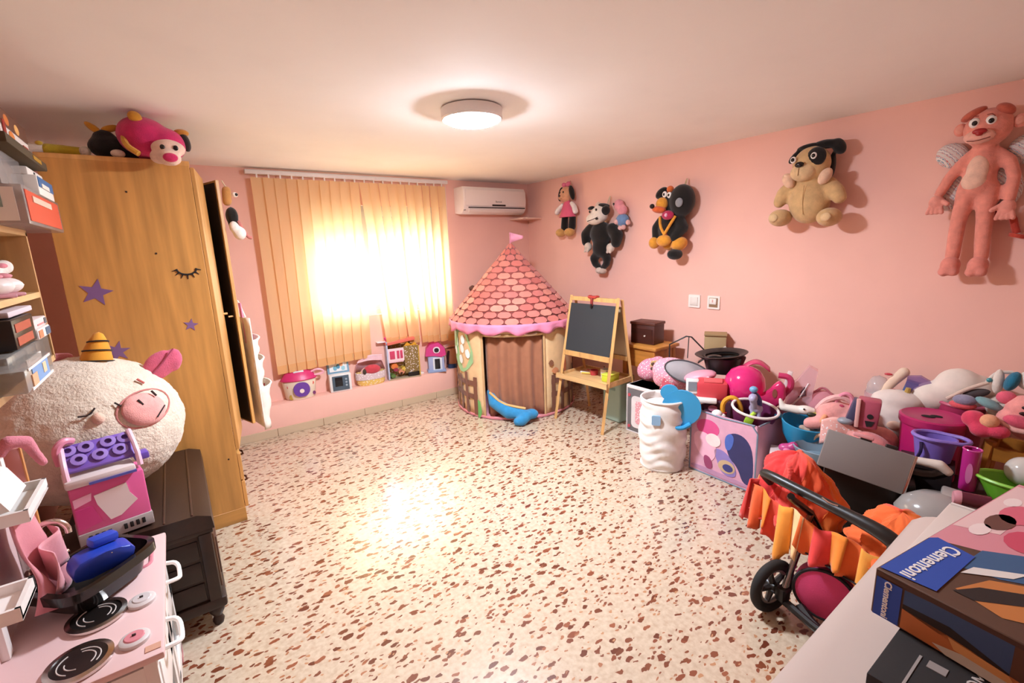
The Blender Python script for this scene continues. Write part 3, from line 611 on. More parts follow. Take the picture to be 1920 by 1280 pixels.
# plush on top of the wardrobe (base 2.117)
dp = thing('ladybird_plush', 'hot pink plush with pale face looking over the wardrobe edge', 'plush toy', (0.03, 3.16, 2.118))
blob('hood', M('cf2a64', 'plush'), dp, [('e', (-0.03, 0.03, 0.105), (0.125, 0.13, 0.105), (0, 0.35, 0)), ('e', (0.04, 0.0, 0.08), (0.10, 0.10, 0.085))], 0.010)
blob('face', M('ecc9b2', 'plush'), dp, [('e', (0.055, -0.085, 0.045), (0.075, 0.05, 0.045)), ('e', (0.05, -0.125, -0.005), (0.055, 0.05, 0.04)), ('e', (0.01, -0.10, 0.0), (0.04, 0.04, 0.035))], 0.008)
B().ell((0.055, -0.172, -0.012), (0.032, 0.016, 0.022)).build('nose', M('cf2a5e', 'plush'), dp)
for x in (0.03, 0.085): B().ell((x, -0.135, 0.042), (0.011, 0.007, 0.013)).build('eye', M('15100e', 'gloss'), dp)
blob('ear', M('d9992f', 'plush'), dp, [('e', (-0.06, -0.055, 0.19), (0.032, 0.025, 0.028), (0, 0.6, 0))], 0.006)
er = blob('ear', M('2a1a14', 'plush'), dp, [('e', (0.135, 0.0, 0.10), (0.025, 0.035, 0.05), (0, -0.2, 0))], 0.006); B().ell((0.125, 0.0, 0.145), (0.035, 0.03, 0.018)).build('ear_edge', M('cf8b34', 'plush'), er)
B().tube([(-0.118, -0.02, 0.11), (-0.118, -0.075, 0.05), (-0.07, -0.105, 0.008)], 0.014, 8, sm=2).build('collar', M('d79a2e', 'plush'), dp)
bp = thing('black_plush', 'black plush with orange ears lying on the wardrobe behind the pink one', 'plush toy', (-0.16, 3.24, 2.118))
blob('body', M('14110f', 'plush'), bp, [('e', (0.0, 0, 0.06), (0.085, 0.075, 0.058)), ('e', (-0.01, 0, 0.10), (0.05, 0.05, 0.045)), ('c', (0.04, -0.03, 0.035), (0.10, -0.05, 0.03), 0.03)], 0.010)
for x, z, a in ((-0.045, 0.145, 0.7), (0.02, 0.15, -0.3)): B().ell((x, -0.01, z), (0.04, 0.02, 0.016), (0, a, 0)).build('ear', M('d79a2e', 'plush'), bp)
B().ell((0.035, -0.075, 0.02), (0.03, 0.02, 0.02)).build('paw', M('e4d2c0', 'plush'), bp)
yp = thing('yellow_plush', 'long yellow and white plush lying along the wardrobe top', 'plush toy', (-0.33, 3.24, 2.118))
blob('body', M('c9b22e', 'plush'), yp, [('c', (-0.06, 0, 0.032), (0.055, 0.0, 0.028), 0.028, 0.025)], 0.008); blob('white_end', M('e6d9c8', 'plush'), yp, [('e', (0.075, -0.01, 0.030), (0.025, 0.03, 0.028))], 0.008); blob('white_leg', M('e6d9c8', 'plush'), yp, [('c', (-0.15, 0, 0.03), (-0.09, 0, 0.034), 0.027)], 0.008)
B().ell((-0.085, -0.02, 0.055), (0.014, 0.014, 0.01)).build('bow', M('d8b93c', 'plush'), yp)

# ------------------------------------------------------------------ wall shelf unit, front at x=-0.40
SF = -0.40; SB = -0.79
sh = thing('wall_shelf', 'pale wood open wall shelf unit on the left wall', 'shelf', (SB, 1.9, 1.25))
pw = M('d9b27c', 'wood', 'y'); scx = (SF+SB)/2; sd = SF-SB-0.01
B().box((scx, 2.455, 1.485), (sd, 0.018, 0.47)).build('side_board', M('c59a68', 'wood'), sh, True); B().box((scx, 1.05, 1.485), (sd, 0.018, 0.47)).build('side_board', M('c59a68', 'wood'), sh, True)
B().box((scx, 1.755, 1.255), (sd, 1.40, 0.02)).build('shelf_board', pw, sh, True); B().box((scx, 1.755, 1.495), (sd, 1.39, 0.02)).build('shelf_board', pw, sh, True); B().box((scx, 1.755, 1.718), (sd, 1.42, 0.02)).build('shelf_board', pw, sh, True)
B().box((SB+0.006, 1.755, 1.485), (0.008, 1.40, 0.45)).build('back_board', M('c9a272', 'wood'), sh, True)
GS = 'boxes stacked on the left shelf'
def bx(nm, lab, cat, c, sz, hx, kind='plastic', group=GS, bev=0.004):
    o = thing(nm, lab, cat, (c[0], c[1], c[2]-sz[2]/2), 0, group); B().box((0, 0, sz[2]/2), sz, bev=bev).build('box_body', M(hx, kind), o); return o
def front(o, nm, y0, y1, z0, z1, sx, hx, kind='plastic', d=0.003): return B().box((sx+d/2-0.001, (y0+y1)/2, (z0+z1)/2), (d, abs(y1-y0), z1-z0)).build(nm, M(hx, kind), o)
def near(o, nm, x0, x1, z0, z1, ny, hx, kind='plastic', d=0.003): return B().box(((x0+x1)/2, ny-d/2+0.001, (z0+z1)/2), (x1-x0, d, z1-z0)).build(nm, M(hx, kind), o)
z0 = 1.729
# clear drawer tower with red box front (base tier)
a = bx('storage_box', 'clear plastic drawer with red front panel at the base of the top stack', 'storage box', (-0.47, 2.39, z0+0.06), (0.28, 0.60, 0.12), 'd9cfc8', 'clear')
front(a, 'red_front', -0.28, 0.26, 0.012, 0.108, 0.14, 'd9533f'); front(a, 'label_strip', -0.20, 0.10, 0.075, 0.095, 0.143, 'e9c9b4'); near(a, 'white_frame', 0.02, 0.12, 0.01, 0.11, -0.30, 'ece6e0'); near(a, 'slot', 0.05, 0.09, 0.05, 0.09, -0.303, '8fa39a')
blob('blue_toy', M('4f8fa8', 'plastic'), a, [('e', (-0.06, -0.24, 0.05), (0.035, 0.03, 0.04)), ('e', (-0.04, -0.24, 0.035), (0.03, 0.025, 0.025))], 0.008)
b_ = bx('storage_box', 'clear plastic drawer with grey window on the second tier of the top stack', 'storage box', (-0.50, 2.24, z0+0.12+0.055), (0.26, 0.30, 0.11), 'e3dcd6', 'clear')
near(b_, 'white_frame', 0.02, 0.125, 0.005, 0.105, -0.15, 'ece6e0'); near(b_, 'grey_window', 0.045, 0.105, 0.04, 0.095, -0.153, '9a938c'); blob('pink_toy', M('d98a9a', 'plastic'), b_, [('e', (-0.06, -0.10, 0.05), (0.03, 0.03, 0.03)), ('c', (-0.05, -0.10, 0.04), (-0.02, -0.10, 0.02), 0.012)], 0.008)
c_ = bx('game_box', 'blue and white flat game box beside the clear drawers', 'game box', (-0.465, 2.535, z0+0.12+0.035), (0.26, 0.27, 0.07), 'e9e1d6', 'matte')
front(c_, 'blue_band', -0.13, 0.13, 0.03, 0.066, 0.13, '2f6ea5'); front(c_, 'white_swirl', -0.09, 0.04, 0.03, 0.045, 0.132, 'f3ece2')
c2 = bx('game_box', 'thin white game box on top of the blue and white one', 'game box', (-0.475, 2.53, z0+0.19+0.014), (0.24, 0.26, 0.028), 'e6ddd2', 'matte'); front(c2, 'dark_mark', -0.03, -0.015, 0.008, 0.02, 0.12, '2a2a30')
d_ = bx('flat_tray', 'dark patterned flat tray between the stacked boxes', 'tray', (-0.48, 2.33, z0+0.23+0.016), (0.30, 0.58, 0.030), '4a3b22', 'matte'); front(d_, 'gold_mark', 0.05, 0.18, 0.008, 0.022, 0.15, 'b58a2c')
e_ = bx('picture_box', 'white box with food pictures near the top of the stack', 'game box', (-0.475, 2.40, z0+0.265+0.055), (0.22, 0.38, 0.11), 'ddd2c8', 'matte')
front(e_, 'brown_print', -0.18, 0.18, 0.055, 0.108, 0.11, '6b4a3a'); front(e_, 'red_label', -0.17, -0.14, 0.03, 0.07, 0.112, 'a8352c'); front(e_, 'red_label', 0.08, 0.15, 0.01, 0.035, 0.112, 'a8352c')
for y, z, hx in ((-0.06, 0.035, 'd9823a'), (0.03, 0.075, 'e0a860'), (-0.10, 0.08, 'c9702c')): B().ell((0.111, y, z), (0.003, 0.035, 0.018)).build('food_print', M(hx, 'matte'), e_)
e2 = bx('pink_folder', 'coral pink folder lying on top of the picture box', 'folder', (-0.48, 2.40, z0+0.375+0.008), (0.20, 0.34, 0.014), 'd9685c', 'matte')
g_ = bx('grey_case', 'pale grey plastic case at the near end of the top stack', 'case', (-0.50, 2.125, z0+0.265+0.06), (0.24, 0.16, 0.12), 'cfc7be', 'plastic', bev=0.012); B().box((0.12, 0.0, 0.08), (0.02, 0.06, 0.03), bev=0.004).build('latch', M('e3dcd4', 'plastic'), g_); B().box((0, 0, 0.10), (0.244, 0.164, 0.006)).build('lid_seam', M('a39b93', 'plastic'), g_)
# middle shelf: shoes
for i, (y, lab) in enumerate(((2.17, 'white toy shoe on the middle shelf, nearer to the wardrobe'), (2.06, 'white toy shoe on the middle shelf, nearer to the room end'))):
    s_ = thing('toy_shoe', lab, 'shoe', (-0.47, y, 1.506), 0.5, 'toy shoes'); blob('upper', M('efe2da', 'plastic'), s_, [('e', (0.02, 0, 0.035), (0.065, 0.032, 0.03)), ('e', (-0.04, 0, 0.055), (0.03, 0.03, 0.04))], 0.007)
    B().box((0.0, 0, 0.006), (0.15, 0.06, 0.012), bev=0.005).build('sole', M('c98a90', 'plastic'), s_); B().ell((0.03, 0, 0.066), (0.03, 0.022, 0.010)).build('bow', M('d98a92', 'fabric'), s_)
bn = thing('plush_rabbit', 'small white plush rabbit with pink ear on the middle shelf', 'plush toy', (-0.48, 2.27, 1.506)); blob('body', M('efe4da', 'plush'), bn, [('e', (0, 0, 0.04), (0.04, 0.04, 0.04)), ('c', (0.0, 0, 0.08), (0.02, 0.075, 0.095), 0.022, 0.026)], 0.008); B().ell((0.022, 0.04, 0.098), (0.014, 0.035, 0.010)).build('inner_ear', M('d9808c', 'plush'), bn)
# lower shelf
k = bx('makeup_case', 'black case with two rose lid windows on the lower shelf', 'case', (-0.50, 2.10, 1.345+0.055), (0.20, 0.26, 0.09), '1d1614', 'plastic')
for z in (0.022, 0.062): front(k, 'rose_window', -0.11, 0.08, z-0.012, z+0.014, 0.10, 'c4665c', 'gloss')
k = bx('small_box', 'white box with orange print on the lower shelf', 'game box', (-0.47, 2.325, 1.368), (0.15, 0.19, 0.035), 'e7ddd6', 'matte'); front(k, 'orange_print', -0.09, -0.03, 0.004, 0.03, 0.075, 'd98a66'); front(k, 'blue_print', 0.02, 0.09, 0.004, 0.03, 0.075, '4a6a86')
k = bx('small_box', 'pale pink box with dark corner lying on the orange print box', 'game box', (-0.475, 2.32, 1.403), (0.15, 0.20, 0.032), 'e2cfcb', 'matte'); front(k, 'dark_corner', 0.06, 0.095, 0.006, 0.026, 0.075, '5a6670'); front(k, 'pink_line', -0.05, 0.05, 0.008, 0.013, 0.075, 'd98a8c')
k = bx('small_box', 'thin lilac box on top of the makeup case', 'game box', (-0.50, 2.16, 1.448+0.010), (0.18, 0.30, 0.018), 'd6c6cb', 'matte')
k = bx('drawer_case', 'clear plastic case with small drawers on the lower shelf', 'storage box', (-0.50, 2.14, 1.266+0.042), (0.19, 0.55, 0.083), 'c9c6c0', 'clear')
for y in (-0.2, -0.07, 0.06, 0.19): B().box((0.0, y, 0.04), (0.17, 0.11, 0.06), bev=0.006).build('drawer', M('b8b2aa', 'clear'), k)
front(k, 'white_strip', -0.10, 0.10, 0.02, 0.045, 0.096, 'efe9e2')
k = bx('sticker_box', 'clear drawer with blue stickers jutting out of the lower shelf', 'storage box', (-0.40, 1.90, 1.266+0.032), (0.10, 0.34, 0.062), 'dad6d0', 'clear')
front(k, 'blue_sticker', -0.10, 0.10, 0.008, 0.055, 0.05, '6fa3d6'); front(k, 'white_frame', -0.14, 0.14, 0.0, 0.008, 0.051, 'f1ece6'); front(k, 'white_frame', -0.14, 0.14, 0.055, 0.062, 0.051, 'f1ece6'); front(k, 'peach_sticker', -0.12, -0.06, 0.008, 0.04, 0.0515, 'e0b088'); front(k, 'peach_sticker', 0.02, 0.06, 0.02, 0.05, 0.0515, 'efd0a8')

# ------------------------------------------------------------------ dark chest
dk = M('2c190f', 'wood', 'y')
ct = thing('wooden_chest', 'dark brown antique wooden chest on turned feet', 'chest', (-0.25, 2.67, 0))
B().box((-0.255, 2.675, 0.285), (0.47, 0.86, 0.34), bev=0.004).build('body', dk, ct, True)
B().box((-0.255, 2.675, 0.115), (0.50, 0.89, 0.05), bev=0.012).build('base_moulding', dk, ct, True)
B().box((-0.255, 2.675, 0.462), (0.485, 0.875, 0.02), bev=0.004).build('rim', M('2c1b12', 'wood', 'y'), ct, True)
ld = B(); 
prof = [(-0.50, 0.472), (-0.50, 0.53), (-0.46, 0.548), (-0.06, 0.548), (-0.01, 0.528), (-0.005, 0.472)]
ld.prism(prof, 2.235, 3.115); lid = ld.build('lid', M('301c12', 'wood', 'y'), ct, True)
for x in (-0.40, -0.29, -0.17, -0.075): B().box((x, 2.675, 0.549), (0.008, 0.86, 0.006), bev=0.002).build('lid_moulding', M('452c1d', 'wood', 'y'), lid, True)
for y0, y1 in ((2.27, 2.50), (2.54, 2.80), (2.84, 3.08)):
    p_ = B().box((-0.018, (y0+y1)/2, 0.30), (0.012, y1-y0, 0.26), bev=0.004).build('front_panel', M('6b4a34', 'wood'), ct, True); B().box((-0.010, (y0+y1)/2, 0.30), (0.010, y1-y0-0.08, 0.18), bev=0.004).build('raised_field', M('55372a', 'wood'), p_, True)
for z in (0.19, 0.29, 0.39): B().box((-0.255, 2.243, z), (0.36, 0.010, 0.085), bev=0.004).build('end_panel', M('26150d', 'wood', 'x'), ct, True)
for x in (-0.465, -0.045): B().box((x, 2.241, 0.29), (0.045, 0.014, 0.33), bev=0.003).build('corner_stile', dk, ct, True)
for x in (-0.46, -0.05):
    for y in (2.27, 3.07): B().lathe([(0, 0), (0.018, 0), (0.024, 0.02), (0.016, 0.04), (0.030, 0.065), (0.032, 0.085), (0.024, 0.10), (0, 0.10)], 16, (x, y, 0)).build('foot', dk, ct, True)

# ------------------------------------------------------------------ unicorn pig plush
pg = thing('unicorn_plush', 'huge round cream unicorn pig plush on the dark chest', 'plush toy', (-0.405, 2.735, 0.555), 0.16)
R3 = (0.345, 0.30, 0.325); CZ = 0.318
bo = B(); bmesh.ops.create_icosphere(bo.bm, subdivisions=6, radius=1.0)
from mathutils import noise
for v in bo.bm.verts:
    n = v.co.normalized(); k = 1+0.022*noise.noise(n*3.0)+0.012*noise.noise(n*9)+0.012*noise.noise(n*38)
    sq = 1.0+0.05*(1-n.z*n.z)
    z = n.z*R3[2]*k
    if z < -0.24: z = -0.24+(z+0.24)*0.9
    v.co = (n.x*R3[0]*k*sq, n.y*R3[1]*k*sq, z+CZ)
bo.build('body', M('e4d3bd', 'fur'), pg)
def surf(dxn, dzn, out=0.0):      # point on the front of the plush from normalised x, z
    yy = math.sqrt(max(0.02, 1-dxn*dxn-dzn*dzn)); return Vector((dxn*(R3[0]*1.04+out), -yy*(R3[1]*1.04+out), dzn*(R3[2]+out)+CZ)), Vector((dxn, -yy, dzn))
def disk(nm, dxn, dzn, rx, rz, hx, th=0.012, out=0.0, kind='plush', parent=None, roll=0.0):
    p, n = surf(dxn, dzn, out); q = Vector((0, -1, 0)).rotation_difference(n).to_matrix().to_4x4() @ Matrix.Rotation(roll, 4, 'Y')
    b = B().ell((0, 0, 0), (rx, th, rz)); b.bm.transform(Matrix.Translation(p) @ q); return b.build(nm, M(hx, kind), parent or pg)
sn = disk('snout', 0.53, 0.30, 0.092, 0.073, 'eda59c', 0.035, 0.0, roll=0.1)
B().tube([surf(0.53+0.275*math.cos(a), 0.30+0.225*math.sin(a), 0.004)[0] for a in [2*PI*i/28 for i in range(28)]], 0.004, 6, True).build('snout_seam', M('c98078', 'plush'), sn)
for a, b2 in ((0.44, 0.37), (0.58, 0.42)):
    B().tube([surf(a, b2+0.05, 0.034)[0], surf(a+0.035, b2-0.02, 0.034)[0]], 0.0045, 6).build('nostril', M('2a1a16', 'matte'), sn)
B().tube([surf(0.58, 0.16, 0.032)[0], surf(0.635, 0.22, 0.032)[0], surf(0.69, 0.26, 0.026)[0]], 0.003, 6, sm=1).build('smile', M('2a1a16', 'matte'), sn)
B().tube([surf(-0.06, 0.40, 0.012)[0], surf(0.03, 0.39, 0.012)[0], surf(0.09, 0.46, 0.012)[0]], 0.0035, 6, sm=1).build('closed_eye', M('2a1a16', 'matte'), pg)
B().tube([surf(0.26, 0.47, 0.012)[0], surf(0.31, 0.41, 0.012)[0]], 0.0035, 6).build('closed_eye', M('2a1a16', 'matte'), pg)
disk('cheek', 0.10, 0.34, 0.022, 0.024, 'eabfa8', 0.02, 0.004)
B().tube([surf(0.52, 0.66, 0.010)[0], surf(0.58, 0.59, 0.010)[0]], 0.005, 6).build('pink_stitch', M('c9685e', 'plush'), pg)
hx0 = Vector((0.075, -0.02, 0.595)); hn = B()
hn.lathe([(0.060, 0), (0.058, 0.03), (0.046, 0.08), (0.031, 0.12), (0.016, 0.148), (0.0, 0.156)], 24); hn.bm.transform(Matrix.Translation(hx0) @ Euler((-0.05, 0.22, 0)).to_matrix().to_4x4()); ho = hn.build('horn', M('e39b2c', 'fabric'), pg)
for z, r in ((0.025, 0.061), (0.072, 0.050), (0.112, 0.036)):
    b = B().tube([(r*math.cos(a), r*math.sin(a), z+0.008*math.cos(a+1)) for a in [2*PI*i/24 for i in range(24)]], 0.0035, 6, True); b.bm.transform(Matrix.Translation(hx0) @ Euler((-0.05, 0.22, 0)).to_matrix().to_4x4()); b.build('horn_band', M('241a12', 'fabric'), ho)
e1 = blob('ear', M('d6617c', 'plush'), pg, [('e', (0.30, -0.02, 0.555), (0.085, 0.022, 0.06), (0, -0.75, 0)), ('e', (0.355, -0.02, 0.57), (0.04, 0.02, 0.06), (0, 0.2, 0))], 0.008)
B().tube([(0.25, -0.046, 0.51), (0.31, -0.048, 0.57), (0.36, -0.046, 0.63)], 0.004, 6, sm=1).build('ear_fold', M('b44a66', 'plush'), e1)
blob('ear', M('c9767c', 'plush'), pg, [('e', (-0.10, 0.06, 0.635), (0.12, 0.04, 0.030), (0, -0.12, 0))], 0.010)
B().ell((-0.30, -0.06, 0.20), (0.10, 0.22, 0.16)).build('pink_patch', M('d09080', 'fur'), pg)

# ------------------------------------------------------------------ pink toy camper on the chest
cv = thing('toy_camper', 'pink and purple toy camper box standing on the dark chest', 'toy', (-0.322, 2.315, 0.556), 0.20, None, 0.94)
B().box((0, 0, 0.125), (0.235, 0.13, 0.25), bev=0.008).build('body', M('da5f95', 'plastic'), cv)
B().box((0, -0.003, 0.028), (0.240, 0.136, 0.056), bev=0.004).build('grey_base', M('a79f9b', 'plastic'), cv)
for x in (-0.085, -0.065, -0.045, -0.025, 0.025, 0.045, 0.065, 0.085): B().box((x, -0.072, 0.03), (0.012, 0.004, 0.024), bev=0.003).build('vent', M('17130f', 'matte'), cv)
B().prism([(-0.05, 0.20), (0.055, 0.215), (0.06, 0.17), (0.08, 0.13), (0.02, 0.085), (-0.015, 0.08), (-0.045, 0.16)], -0.0695, -0.064).build('white_print', M('e7d9d4', 'plastic'), cv)
B().prism([(-0.112, 0.17), (-0.06, 0.185), (-0.055, 0.215), (-0.112, 0.205)], -0.0695, -0.064).build('pink_print', M('eeb3c8', 'plastic'), cv)
B().prism([(-0.112, 0.07), (-0.04, 0.085), (-0.06, 0.16), (-0.112, 0.16)], -0.0695, -0.064).build('magenta_print', M('c93f7e', 'plastic'), cv)
B().box((-0.015, -0.005, 0.268), (0.22, 0.145, 0.035), bev=0.010).build('white_sill', M('d9ccc8', 'plastic'), cv); B().box((0.02, -0.075, 0.258), (0.15, 0.012, 0.010)).build('blue_rail', M('5a5fae', 'plastic'), cv)
rf = B().box((0, 0.02, 0.345), (0.215, 0.125, 0.020), (0.75, 0, 0), bev=0.006).build('purple_roof', M('7d5cb8', 'plastic'), cv)
for x, z in ((-0.065, -0.02), (0.0, -0.02), (0.065, -0.02), (-0.035, 0.03), (0.035, 0.03), (-0.09, 0.03), (0.09, 0.03)):
    b = B().lathe([(0.012, 0), (0.026, 0.004), (0.026, 0.010), (0.012, 0.012)], 14); b.bm.transform(Matrix.Translation((0, 0.02, 0.345)) @ Euler((0.75, 0, 0)).to_matrix().to_4x4() @ Matrix.Translation((x, z, 0.010))); b.build('roof_ring', M('9a7fcb', 'plastic'), rf)
for sx in (-1, 1): B().tube([(sx*0.113, -0.06, 0.27), (sx*0.113, -0.04, 0.34), (sx*0.108, 0.05, 0.40)], 0.010, 8, sm=1).build('side_rail', M('eec2d2', 'plastic'), cv)
B().tube([(-0.12, 0.03, 0.33), (-0.125, 0.02, 0.40), (-0.095, 0.03, 0.425), (-0.07, 0.05, 0.41)], 0.014, 8, sm=2).build('pink_hook', M('e590a8', 'plastic'), cv)
B().box((0.125, -0.02, 0.30), (0.05, 0.06, 0.03), bev=0.006).build('purple_peg', M('6a4fae', 'plastic'), cv)
# ------------------------------------------------------------------ toy kitchen
KX0, KX1, KY0, KY1, KZ = -0.54, -0.165, 1.465, 2.175, 0.55
kt = thing('toy_kitchen', 'pale pink and white wooden toy kitchen with round hobs', 'toy kitchen', (-0.36, 1.82, 0))
kp = M('e3c2bf', 'plastic'); kw = M('efe8e2', 'plastic')
b = B().box(((KX0+KX1)/2, (KY0+KY1)/2, KZ-0.011), (KX1-KX0, KY1-KY0, 0.022), bev=0.006); wt = b.build('worktop', kp, kt, True)
for y in (KY0+0.02, 1.83, KY1-0.02):
    for x in (KX1-0.035, KX0+0.03): B().box((x, y, 0.265), (0.030, 0.030, 0.53), bev=0.003).build('post', kw, kt, True)
B().box((KX0+0.012, 1.82, 0.27), (0.010, 0.70, 0.52)).build('rear_board', kp, kt, True); B().box((-0.355, 1.82, 0.06), (0.34, 0.68, 0.014)).build('bottom_board', kw, kt, True)
B().box((-0.355, KY0+0.012, 0.27), (0.33, 0.010, 0.50)).build('end_board', kw, kt, True); B().box((-0.355, 1.83, 0.27), (0.33, 0.010, 0.50)).build('middle_board', kw, kt, True)
for y0, y1, hz in ((1.50, 1.81, 0.36), (1.85, 2.14, 0.34)):
    d_ = B().box((KX1-0.022, (y0+y1)/2, 0.40), (0.012, y1-y0, 0.20), bev=0.003).box((KX1-0.022, (y0+y1)/2, 0.12), (0.012, y1-y0, 0.05), bev=0.003)
    d_.box((KX1-0.022, y0+0.025, 0.25), (0.012, 0.05, 0.26)).box((KX1-0.022, y1-0.025, 0.25), (0.012, 0.05, 0.26)); d_ = d_.build('door', kw, kt, True)
    B().box((KX1-0.026, (y0+y1)/2, 0.23), (0.004, y1-y0-0.08, 0.16)).build('door_window', M('d7e0e0', 'clear'), d_, True)
    B().tube([(KX1-0.016, y0+0.09, 0.47), (KX1+0.028, y0+0.10, 0.465), (KX1+0.030, y0+0.16, 0.44), (KX1+0.026, y0+0.22, 0.465), (KX1-0.016, y0+0.23, 0.47)], 0.0075, 8, sm=2).build('door_handle', M('f4efea', 'plastic'), d_, True)
B().box((KX1-0.03, 2.13, 0.085), (0.02, 0.07, 0.15), bev=0.003).build('pink_skirting', M('d9838c', 'plastic'), kt, True)
for i, (x, y) in enumerate(((-0.348, 1.555), (-0.33, 1.745))):
    hb_ = B().lathe([(0, 0), (0.062, 0), (0.073, 0.004), (0.073, 0.012), (0.060, 0.014), (0.060, 0.009), (0, 0.009)], 36, (x, y, KZ)).build('hob_ring', M('d8d2cc', 'metal'), wt, True)
    B().lathe([(0, 0.009), (0.060, 0.009), (0.060, 0.011), (0, 0.0115)], 36, (x, y, KZ)).build('hob_plate', M('16110f', 'plastic'), wt, True)
    for r, a0, a1 in ((0.045, -0.6, 1.6), (0.034, -0.7, 1.5), (0.045, 2.2, 4.2), (0.030, 3.0, 4.6)): B().tube([(x+r*math.cos(a0+(a1-a0)*q/10), y+r*math.sin(a0+(a1-a0)*q/10), KZ+0.012) for q in range(11)], 0.0016, 5).build('hob_mark', M('cfc8c2', 'plastic'), wt, True)
for x, y, hx in ((-0.222, 1.742, 'cfc6c4'), (-0.232, 1.562, 'd98a92')):
    k_ = B().lathe([(0, 0), (0.036, 0), (0.036, 0.010), (0.030, 0.014), (0, 0.014)], 28, (x, y, KZ)).build('control_knob', M('d5cdc9', 'plastic'), wt, True)
    B().lathe([(0, 0.0142), (0.025, 0.0142), (0.022, 0.017), (0, 0.018)], 24, (x, y, KZ)).build('knob_face', M(hx, 'gloss'), k_, True); B().box((x, y, KZ+0.020), (0.009, 0.005, 0.004)).build('knob_mark', M('3a2a28', 'matte'), k_, True)
B().prism(rrect(-0.335, 1.93, -0.205, 2.13, 0.03), 0, 1)
b = B(); pts = rrect(-0.33, 1.95, -0.205, 2.13, 0.03); b.tube([(p[0], p[1], KZ+0.001) for p in pts], 0.006, 6, True); b.build('pink_sink_edge', M('d9838f', 'plastic'), wt, True)
B().box((-0.19, 1.50, KZ+0.0012), (0.035, 0.025, 0.002)).build('worn_sticker', M('cf9f86', 'matte'), wt, True)
# hutch with trays
B().box((KX0+0.010, 1.82, 0.74), (0.014, 0.70, 0.38)).build('hutch_panel', kp, kt, True)
B().box((KX0+0.025, 1.715, 0.73), (0.020, 0.035, 0.36), bev=0.003).build('hutch_post', kw, kt, True); B().box((KX0+0.025, 2.03, 0.79), (0.020, 0.03, 0.46), bev=0.003).build('hutch_post', kw, kt, True)
B().box((KX0+0.025, 2.155, 0.78), (0.045, 0.014, 0.46), bev=0.002).build('hutch_side', M('dc9a92', 'plastic'), kt, True); B().box((KX0+0.049, 2.155, 0.78), (0.004, 0.016, 0.46)).build('side_edging', M('d99a5a', 'plastic'), kt, True)
for y0, y1, z, x1 in ((1.775, 2.02, 0.90, -0.42), (1.52, 1.665, 0.755, -0.415)):
    t_ = B().box(((KX0+x1)/2, (y0+y1)/2, z), (x1-KX0, y1-y0, 0.010)); t_.box((x1-0.005, (y0+y1)/2, z+0.014), (0.010, y1-y0, 0.034)); t_.box(((KX0+x1)/2, y0+0.004, z+0.014), (x1-KX0, 0.009, 0.034)); t_.box(((KX0+x1)/2, y1-0.004, z+0.014), (x1-KX0, 0.009, 0.034))
    t_.build('tray', M('f1ece6', 'plastic'), kt, True)
b = B().prism([(KX0+0.02, 0.92), (KX0+0.08, 0.93), (KX0+0.05, 1.0), (KX0+0.02, 1.02)], 1.80, 1.99); b.build('hutch_back_rest', M('ece6e0', 'plastic'), kt, True)
# sink, faucet, cup and cloth
sk = thing('toy_sink', 'black toy sink basin with curved chrome tap on the toy kitchen', 'toy sink', (-0.345, 1.90, 0.565), 0.80)
b = B()
def rr(r, z, ex): return [(r*ex*math.copysign(abs(math.cos(a))**0.45, math.cos(a)), r*0.118*math.copysign(abs(math.sin(a))**0.45, math.sin(a)), z) for a in [2*PI*i/40 for i in range(40)]]
rings = [rr(0.74, 0.0, 0.15), rr(0.82, 0.045, 0.15), rr(0.96, 0.052, 0.15), rr(1.02, 0.058, 0.15), rr(1.02, 0.088, 0.15), rr(0.90, 0.090, 0.15), rr(0.80, 0.040, 0.15), rr(0.70, 0.012, 0.15)]
vv = [[b.bm.verts.new(p) for p in r] for r in rings]
for a, c in zip(vv, vv[1:]):
    for j in range(40): b.bm.faces.new((a[j], a[(j+1) % 40], c[(j+1) % 40], c[j]))
b.bm.faces.new(vv[0][::-1]); b.bm.faces.new(vv[-1]); b.build('basin', M('1b1613', 'gloss'), sk)
fx, fy_ = -0.055, 0.108
B().lathe([(0.028, 0.086), (0.028, 0.098), (0.014, 0.11), (0.012, 0.16), (0, 0.16)], 18, (fx, fy_, 0)).build('tap_base', M('16120f', 'gloss'), sk)
B().tube([(fx, fy_, 0.13), (fx, fy_, 0.215), (fx+0.012, fy_-0.02, 0.252), (fx+0.035, fy_-0.055, 0.252), (fx+0.045, fy_-0.07, 0.225), (fx+0.045, fy_-0.07, 0.205)], 0.0085, 10, sm=2).build('tap_spout', M('d8cfc8', 'metal'), sk)
for sx in (-0.035, 0.055): B().cyl((fx+sx, fy_-0.008, 0.08), (fx+sx*1.1, fy_-0.012, 0.115), 0.010).ell((fx+sx*1.1, fy_-0.012, 0.117), 0.013).build('tap_handle', M('c9c0b8', 'metal'), sk)
B().cyl((0.0, -0.01, 0.012), (0.0, -0.01, 0.016), 0.018).build('drain', M('9a928a', 'metal'), sk)
bc = thing('blue_scoop', 'royal blue plastic scoop lying across the toy sink', 'scoop', (-0.315, 1.885, 0.630), 0.35, rot=(0.0, 0.0, 0.35))
b = B().prism(chai([(-0.075, 0.0), (-0.08, 0.045), (-0.05, 0.075), (0.03, 0.07), (0.085, 0.055), (0.07, 0.01)], 1), -0.042, 0.04); bmesh.ops.bevel(b.bm, geom=list(b.bm.edges), offset=0.006, segments=2, profile=0.5, affect='EDGES'); b.build('scoop_bowl', M('1f3fae', 'plastic'), bc); B().box((0.02, 0.03, 0.085), (0.075, 0.045, 0.030), (0, 0.1, 0.2), bev=0.010).build('scoop_handle', M('2346b8', 'plastic'), bc)
B().ell((0.02, -0.040, 0.060), 0.003).build('rivet', M('dcd6d0', 'metal'), bc)
